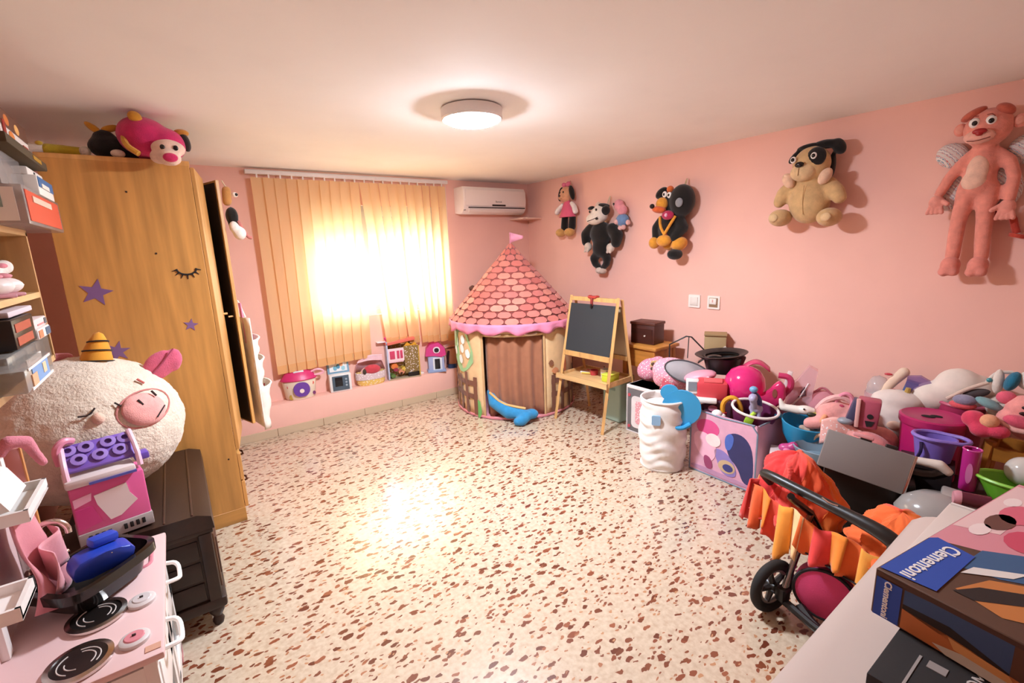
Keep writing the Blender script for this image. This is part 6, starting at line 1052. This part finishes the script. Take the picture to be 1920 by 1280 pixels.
# black and grey toy case
t = tt('toy_case', 'black toy case with tilted grey panel lid', 'case', 2.66, 0.735, 0.0, face(2.66, 0.735)+0.03)
B().box((0.02, 0.06, 0.22), (0.36, 0.24, 0.44), bev=0.008).build('case_body', M('17130f', 'plastic'), t)
lm = Matrix.Translation((0.0, -0.05, 0.515)) @ Euler((-0.30, 0.18, 0)).to_matrix().to_4x4()
b = B().box((0, 0, 0), (0.355, 0.05, 0.19), bev=0.006); b.bm.transform(lm); lo = b.build('grey_lid', M('857f7a', 'plastic'), t)
b = B().box((0.172, -0.004, 0), (0.012, 0.052, 0.192), bev=0.003); b.bm.transform(lm); b.build('lid_edge', M('bdb6b0', 'metal'), lo)
for x in (-0.02, 0.08):
    b = B().box((x, 0.0, 0.100), (0.045, 0.04, 0.022), bev=0.004); b.bm.transform(lm); b.build('hinge', M('1b1715', 'plastic'), lo)
b = B().box((-0.035, -0.01, 0.112), (0.085, 0.03, 0.018), bev=0.006); b.bm.transform(lm); b.build('pink_grip', M('dd9a9c', 'plastic'), lo)
t = tt('toy_iron', 'white topped black toy iron beside the grey panel lid', 'toy', 2.76, 0.545, 0.44); blob('handle_bar', M('d9cdc0', 'plastic'), t, [('t', [(-0.07, 0, 0.085), (0.0, 0, 0.09), (0.07, 0, 0.09), (0.10, 0, 0.065)], [0.018, 0.02, 0.024, 0.02])], 0.007); B().tube([(-0.06, 0.01, 0.02), (0.04, 0.01, 0.02), (0.095, 0.01, 0.06)], 0.022, 8, sm=1).build('black_stem', M('17130f', 'plastic'), t)
# ------------------------------------------------------------------ doll stroller
dv = Vector((-0.25, -0.968, 0)); fv = Vector((0.968, -0.25, 0))
HB = Vector((1.915, 0.80, 0.0))                         # left rear wheel contact
st = thing('doll_stroller', 'black doll stroller with orange patchwork cloth cover', 'doll stroller', tuple(HB))
bkp = M('191614', 'plastic'); gm = M('8d8884', 'metal')
def wheel(c):
    ax = dv; q = Vector((0, 0, 1)).rotation_difference(ax).to_matrix().to_4x4(); mt = Matrix.Translation(c) @ q
    b = B().tube([(0.098*math.cos(2*PI*i/36), 0.098*math.sin(2*PI*i/36), 0) for i in range(36)], 0.022, 10, True); b.bm.transform(mt); w_ = b.build('wheel', M('1c1917', 'matte'), st, True)
    b = B().tube([(0.074*math.cos(2*PI*i/36), 0.074*math.sin(2*PI*i/36), 0) for i in range(36)], 0.010, 8, True); b.bm.transform(mt); b.build('wheel_rim', M('8f8a86', 'plastic'), w_, True)
    for k in range(5):
        a = 2*PI*k/5+0.3
        b = B().tube([(0.0, 0, 0), (0.075*math.cos(a), 0.075*math.sin(a), 0)], [0.016, 0.010], 6); b.bm.transform(mt); b.build('spoke', M('2a2725', 'plastic'), w_, True)
    b = B().cyl((0, 0, -0.03), (0, 0, 0.03), 0.024, n=16); b.bm.transform(mt); b.build('hub', bkp, w_, True)
hubs = [HB+Vector((0, 0, 0.12)), HB+dv*0.46+Vector((0, 0, 0.12)), HB+fv*0.42+dv*0.06+Vector((0, 0, 0.12)), HB+fv*0.42+dv*0.40+Vector((0, 0, 0.12))]
for h_ in hubs: wheel(h_)
A0 = hubs[0]+dv*0.05; A1 = hubs[1]-dv*0.05
for a_, sgn in ((A0, 1), (A1, -1)):
    B().box(a_, (0.05, 0.04, 0.06), (0, 0, -0.25), bev=0.008).build('axle_block', bkp, st, True)
    B().tube([a_, a_+fv*0.13+Vector((0, 0, 0.34))], 0.013, 10).build('leg_tube', gm, st, True)
    B().tube([a_+fv*0.13+Vector((0, 0, 0.34)), a_+fv*0.02-dv*sgn*0.02+Vector((0, 0, 0.43)), a_-fv*0.0+Vector((0, 0, 0.45))], 0.014, 8, sm=1).build('handle_arm', bkp, st, True)
    B().tube([a_+fv*0.13+Vector((0, 0, 0.34)), a_+fv*0.36+Vector((0, 0, 0.02))], 0.012, 8).build('front_tube', gm, st, True)
B().tube([A0-Vector((0, 0, 0.03)), A0+dv*0.18-Vector((0, 0, 0.05)), A1-Vector((0, 0, 0.03))], 0.016, 8, sm=1).build('rear_axle', bkp, st, True)
B().tube([A0+dv*0.05+fv*0.04-Vector((0, 0, 0.045)), A0+dv*0.13+fv*0.02-Vector((0, 0, 0.06)), A0+dv*0.30-Vector((0, 0, 0.065))], [0.026, 0.018, 0.02], 8, sm=1).build('brake_pedal', bkp, st, True)
B().tube([A0+fv*0.36, A1+fv*0.36], 0.012, 8).build('front_axle', bkp, st, True)
hd = [Vector(p) for p in ((2.085, 0.915, 0.500), (2.045, 0.935, 0.555), (2.01, 0.895, 0.575), (1.975, 0.77, 0.575), (1.935, 0.60, 0.57), (1.905, 0.46, 0.565), (1.90, 0.40, 0.54), (1.92, 0.37, 0.49))]
B().tube(hd, [0.016, 0.019, 0.021, 0.021, 0.021, 0.027, 0.029, 0.022], 14, sm=2).build('handlebar', M('1d1a18', 'plastic'), st, True)
B().tube([(1.938, 0.655, 0.594), (1.925, 0.625, 0.588), (1.925, 0.595, 0.590)], 0.0035, 6, sm=1).build('handle_catch', M('d5cdc6', 'metal'), st, True)
# seat basket and cloth cover
B().grid(lambda u, v: (tuple(A0+fv*(0.06+0.30*v)+dv*(0.0+0.36*u)+Vector((0, 0, 0.20-0.08*math.sin(PI*u)*math.sin(PI*v))))), 10, 8).build('seat_cloth', M('1b1816', 'fabric'), st, True, thick=0.006)
cols = ['e8602c', 'ef8328', 'e94f38', 'f39a34', 'f2c48c', 'ec7030', 'e2403c', 'f08a2c', 'ee6a2a', 'f4a440', 'e7572e']
top0 = Vector((2.075, 0.985, 0.47)); top1 = Vector((1.925, 0.385, 0.46))
np_ = 11
for k in range(np_):
    u0 = k/np_-0.012; u1 = (k+1)/np_+0.012; dz = [0.22, 0.15, 0.19, 0.25, 0.21, 0.15, 0.16, 0.15, 0.17, 0.24, 0.26][k]
    def sk_(u, v, u0=u0, u1=u1, dz=dz, k=k):
        uu = u0+(u1-u0)*u; p = top0.lerp(top1, uu); bow = 0.045*math.sin(PI*min(1, max(0, uu)))
        fold = 0.018*math.sin(uu*38+0.8*k)*(0.3+v)
        drop = dz*(1-0.12*abs(2*u-1)+0.05*math.sin(9*u+k))
        return tuple(p-fv*(bow+fold+0.02*v+0.002*(k % 2))+Vector((0, 0, -drop*v+0.012*math.sin(uu*20))))
    B().grid(sk_, 8, 8).build('cover_panel', M(cols[k], 'fabric'), st, True, thick=0.003)
for k in range(4):          # side drop on the left end
    def sd_(u, v, k=k):
        p = top0+fv*(0.07*(k+u)-0.02)+Vector((0.0, 0.015*math.sin(6*u+k), 0)); return tuple(p+Vector((0, 0, 0.03*k*0.3+0.02-(0.22-0.02*k)*v))-dv*(0.02*math.sin(9*u+2*k)*v+0.03*v))
    B().grid(sd_, 6, 6).build('cover_panel', M(['e2453e', 'f0b070', 'ef8a2c', 'e9612c'][k], 'fabric'), st, True, thick=0.003)
def heap(c, R, seed, a0, a1, hx, sharp=1.1):
    def f(u, v):
        a = a0+(a1-a0)*u+1.1*v; e = v*PI/2; w = math.cos(e)**0.8
        n1 = noise.noise(Vector((1.3*math.cos(a), 1.3*math.sin(a), seed+1.6*v))); n2 = noise.noise(Vector((2.6*math.cos(a+1.4*v), 2.6*math.sin(a+1.4*v), seed*2+3.5*v))); n3 = noise.noise(Vector((6*math.cos(a-0.9*v), 6*math.sin(a-0.9*v), seed+5*v)))
        k = 1+0.50*n1+0.34*abs(n2)+0.10*n3+0.16*(1-v)**2
        hz = math.sin(e)**sharp*(1+0.10*n1)+0.10*n2*w
        return (c[0]+R[0]*k*math.cos(a)*w+0.05*v, c[1]+R[1]*k*math.sin(a)*w+0.03*v, c[2]+R[2]*hz)
    return B().grid(f, 34, 30).build('cover_hood', M(hx, 'fabric'), st, True, thick=0.003)
for q0, q1, hx in ((2.2, 3.1, 'e94a40'), (3.05, 4.15, 'ea5a2e'), (4.1, 5.3, 'ec7426'), (5.25, 6.9, 'ea5030'), (6.85, 8.5, 'e23a38')):
    heap((2.165, 0.83, 0.34), (0.135, 0.145, 0.280), 1.0, q0, q1, hx)
for q0, q1, hx in ((2.0, 3.6, 'e86628'), (3.55, 5.0, 'ee7428'), (4.95, 6.6, 'ea5a40'), (6.55, 8.3, 'ec6a30')):
    heap((2.08, 0.42, 0.40), (0.14, 0.13, 0.15), 2.4, q0, q1, hx, 1.2)
# round bag hung under the stroller
rb_ = thing('round_bag', 'hot pink round zip bag hanging under the doll stroller', 'bag', (1.985, 0.625, 0.055), face(2.0, 0.63)-0.10)
B().cyl((0, -0.025, 0.115), (0, 0.03, 0.115), 0.112, n=40).build('bag_side', M('c9286e', 'fabric'), rb_); B().lathe([(0.112, 0.0), (0.106, 0.008), (0.06, 0.016), (0, 0.02)], 40, (0, -0.027, 0.115), (PI/2, 0, 0)).build('bag_face', M('e2487f', 'fabric'), rb_)
B().tube([(0.108*math.cos(2*PI*i/40), -0.032, 0.115+0.108*math.sin(2*PI*i/40)) for i in range(40)], 0.008, 6, True).build('zip', M('241a1e', 'fabric'), rb_)
B().tube([(-0.02, 0, 0.22), (-0.03, 0.0, 0.30), (0.0, 0.0, 0.34), (0.03, 0, 0.30), (0.05, 0, 0.21)], 0.008, 8, sm=2).build('strap', M('b8245f', 'fabric'), rb_)

# ------------------------------------------------------------------ table in the corner of the view
tb = thing('plastic_table', 'white plastic table with rounded corners at the lower right', 'table', (1.2, -0.15, 0))
b = B(); ol = rrect(0.45, -0.65, 1.80, 0.335, 0.10, 8); vs0 = [b.bm.verts.new((p[0], p[1], 0.728)) for p in ol]; vs1 = [b.bm.verts.new((p[0], p[1], 0.750)) for p in ol]
b.bm.faces.new(vs0[::-1]); b.bm.faces.new(vs1)
for i in range(len(ol)): j = (i+1) % len(ol); b.bm.faces.new((vs0[i], vs0[j], vs1[j], vs1[i]))
bmesh.ops.bevel(b.bm, geom=[e for e in b.bm.edges if all(abs(v.co.z-0.75) < 1e-5 for v in e.verts)], offset=0.008, segments=3, profile=0.5, affect='EDGES'); b.build('table_top', M('cdbcb2', 'plastic'), tb, True)
for x in (0.56, 1.68):
    for y in (-0.55, 0.235): B().cyl((x, y, 0), (x, y, 0.73), 0.022, 0.028, n=16).build('leg', M('cfc4bf', 'plastic'), tb, True)
B().box((1.12, 0.29, 0.70), (1.15, 0.02, 0.05)).build('apron', M('cfc4bf', 'plastic'), tb, True)
wbd = thing('white_board', 'thin white board lying on the table under the puzzle box', 'board', (1.60, 0.13, 0.7515), -0.03)
B().box((0, 0, 0.006), (0.54, 0.33, 0.012), bev=0.004).build('sheet', M('d2c4ba', 'plastic'), wbd); B().box((0.262, 0, 0.014), (0.010, 0.32, 0.006)).build('edge_lip', M('e3dad4', 'plastic'), wbd)
kb = thing('black_box', 'flat black box under the puzzle box on the white table', 'box', (0.885, 0.205, 0.7515), -0.02)
B().box((0.215, -0.20, 0.048), (0.43, 0.40, 0.094), bev=0.003).build('box_body', M('1f1a19', 'matte'), kb)
B().box((0.065, -0.045, 0.0955), (0.10, 0.004, 0.0012)).build('thin_line', M('a39b96', 'matte'), kb); B().box((0.105, -0.07, 0.0955), (0.020, 0.026, 0.0012)).build('small_label', M('9a918c', 'matte'), kb)
text('lettering', 'MONOM', 0.032, M('c9c1bb', 'matte'), kb, Matrix.Translation((0.085, -0.115, 0.0956)) @ Matrix.Rotation(-0.15, 4, 'Z'))
pz = thing('puzzle_box', 'large puzzle box with blue maker labels and pink picture on the table', 'game box', (1.050, 0.250, 0.849), -0.17)
LX, LY, LH = 0.66, 0.36, 0.10
B().box((LX/2, -LY/2, LH/2), (LX, LY, LH), bev=0.002, seg=1).build('box_body', M('5b3d2c', 'matte'), pz)
def top_(nm, pts, hx, l=1, kind='matte'):
    b = B(); vs = [b.bm.verts.new((p[0], p[1], LH+0.0004*l)) for p in pts]; b.bm.faces.new(vs); bmesh.ops.triangulate(b.bm, faces=b.bm.faces); return b.build(nm, M(hx, kind), pz)
top_('pink_print', [(0.20, -0.002), (LX-0.002, -0.002), (LX-0.002, -LY+0.002), (0.40, -LY+0.002), (0.26, -0.12)], 'd98f98', 1, 'matte')
top_('pale_print', [(0.30, -0.004), (0.64, -0.004), (0.64, -0.06), (0.34, -0.07)], 'e8c3bf', 2)
for x, y, rx, ry, hx in ((0.35, -0.11, 0.055, 0.035, 'cf4f66'), (0.47, -0.06, 0.06, 0.03, 'd9687a'), (0.40, -0.05, 0.05, 0.022, '6a4238'), (0.56, -0.12, 0.05, 0.04, 'c95a6c'), (0.50, -0.16, 0.035, 0.03, '5c3a34'), (0.60, -0.05, 0.03, 0.02, '9a6a50'), (0.44, -0.18, 0.04, 0.03, 'efd6d2'), (0.60, -0.22, 0.04, 0.05, 'cf6f80'), (0.33, -0.04, 0.035, 0.015, 'efd9d4'), (0.53, -0.03, 0.03, 0.014, 'f0dcd6')): top_('print_shape', [(x+rx*math.cos(2*PI*i/14), y+ry*math.sin(2*PI*i/14)) for i in range(14)], hx, 3)
top_('denim_print', [(0.14, -0.075), (0.24, -0.075), (0.40, -0.24), (0.40, -0.34), (0.30, -0.30), (0.16, -0.13)], '3f5f86', 2); top_('hand_print', [(0.06, -0.10), (0.14, -0.12), (0.30, -0.30), (0.30, -0.35), (0.16, -0.33), (0.04, -0.17)], 'c47a3e', 2); top_('dark_print', [(0.05, -0.10), (0.10, -0.12), (0.20, -0.22), (0.13, -0.20), (0.05, -0.13)], '2a1d18', 3); top_('white_print', [(0.12, -0.085), (0.16, -0.09), (0.22, -0.15), (0.18, -0.14)], 'e6ded6', 4); top_('finger_print', [(0.10, -0.22), (0.16, -0.21), (0.28, -0.34), (0.20, -0.345)], 'd18a4c', 3)
top_('blue_label', [(0.006, -0.004), (0.20, -0.004), (0.215, -0.012), (0.20, -0.078), (0.02, -0.088)], '2f4fa8', 5)
text('maker_lettering', 'Clementoni', 0.038, M('efeae4', 'matte'), pz, Matrix.Translation((0.107, -0.044, LH+0.0026)) @ Matrix.Rotation(PI-0.02, 4, 'Z'), 0.0004, 0.0006)
def side_(nm, pts, hx, l=1):      # on the short left side, pts = (distance towards the camera, height)
    b = B(); vs = [b.bm.verts.new((-0.0004*l, -p[0], p[1])) for p in pts]; b.bm.faces.new(vs); bmesh.ops.triangulate(b.bm, faces=b.bm.faces); return b.build(nm, M(hx, 'matte'), pz)
side_('denim_print', [(0.05, 0.085), (0.20, 0.095), (0.20, 0.03), (0.12, 0.035), (0.05, 0.055)], '3d557c', 1); side_('dark_print', [(0.05, 0.055), (0.12, 0.06), (0.20, 0.035), (0.20, 0.02), (0.05, 0.045)], '241a16', 2); side_('hand_print', [(0.05, 0.045), (0.12, 0.042), (0.22, 0.03), (0.22, 0.002), (0.05, 0.004)], 'b86e3a', 2); side_('pale_print', [(0.10, 0.012), (0.18, 0.03), (0.24, 0.002), (0.12, 0.002)], 'c9c3b2', 3); side_('lilac_print', [(0.21, 0.098), (0.358, 0.098), (0.358, 0.002), (0.23, 0.002)], 'a8638c', 3); side_('brown_print', [(0.002, 0.099), (0.36, 0.099), (0.36, 0.092), (0.05, 0.088)], '4a3226', 4); side_('peach_finger', [(0.12, 0.04), (0.20, 0.032), (0.21, 0.018), (0.13, 0.022)], 'd39a5e', 4)
side_('blue_label', [(0.004, 0.086), (0.047, 0.086), (0.047, 0.004), (0.004, 0.002)], '2f4fa8', 5)
text('maker_lettering', 'Clementoni', 0.0168, M('efeae4', 'matte'), pz, Matrix.Translation((-0.0026, -0.024, 0.045)) @ Matrix(((0, 0, -1, 0), (0, -1, 0, 0), (-1, 0, 0, 0), (0, 0, 0, 1))) @ Matrix.Rotation(0, 4, 'Z') @ Matrix(((1, 0, 0, 0), (0, 1, 0, 0), (0, 0, 1, 0), (0, 0, 0, 1))), 0.0004, 0.0004)
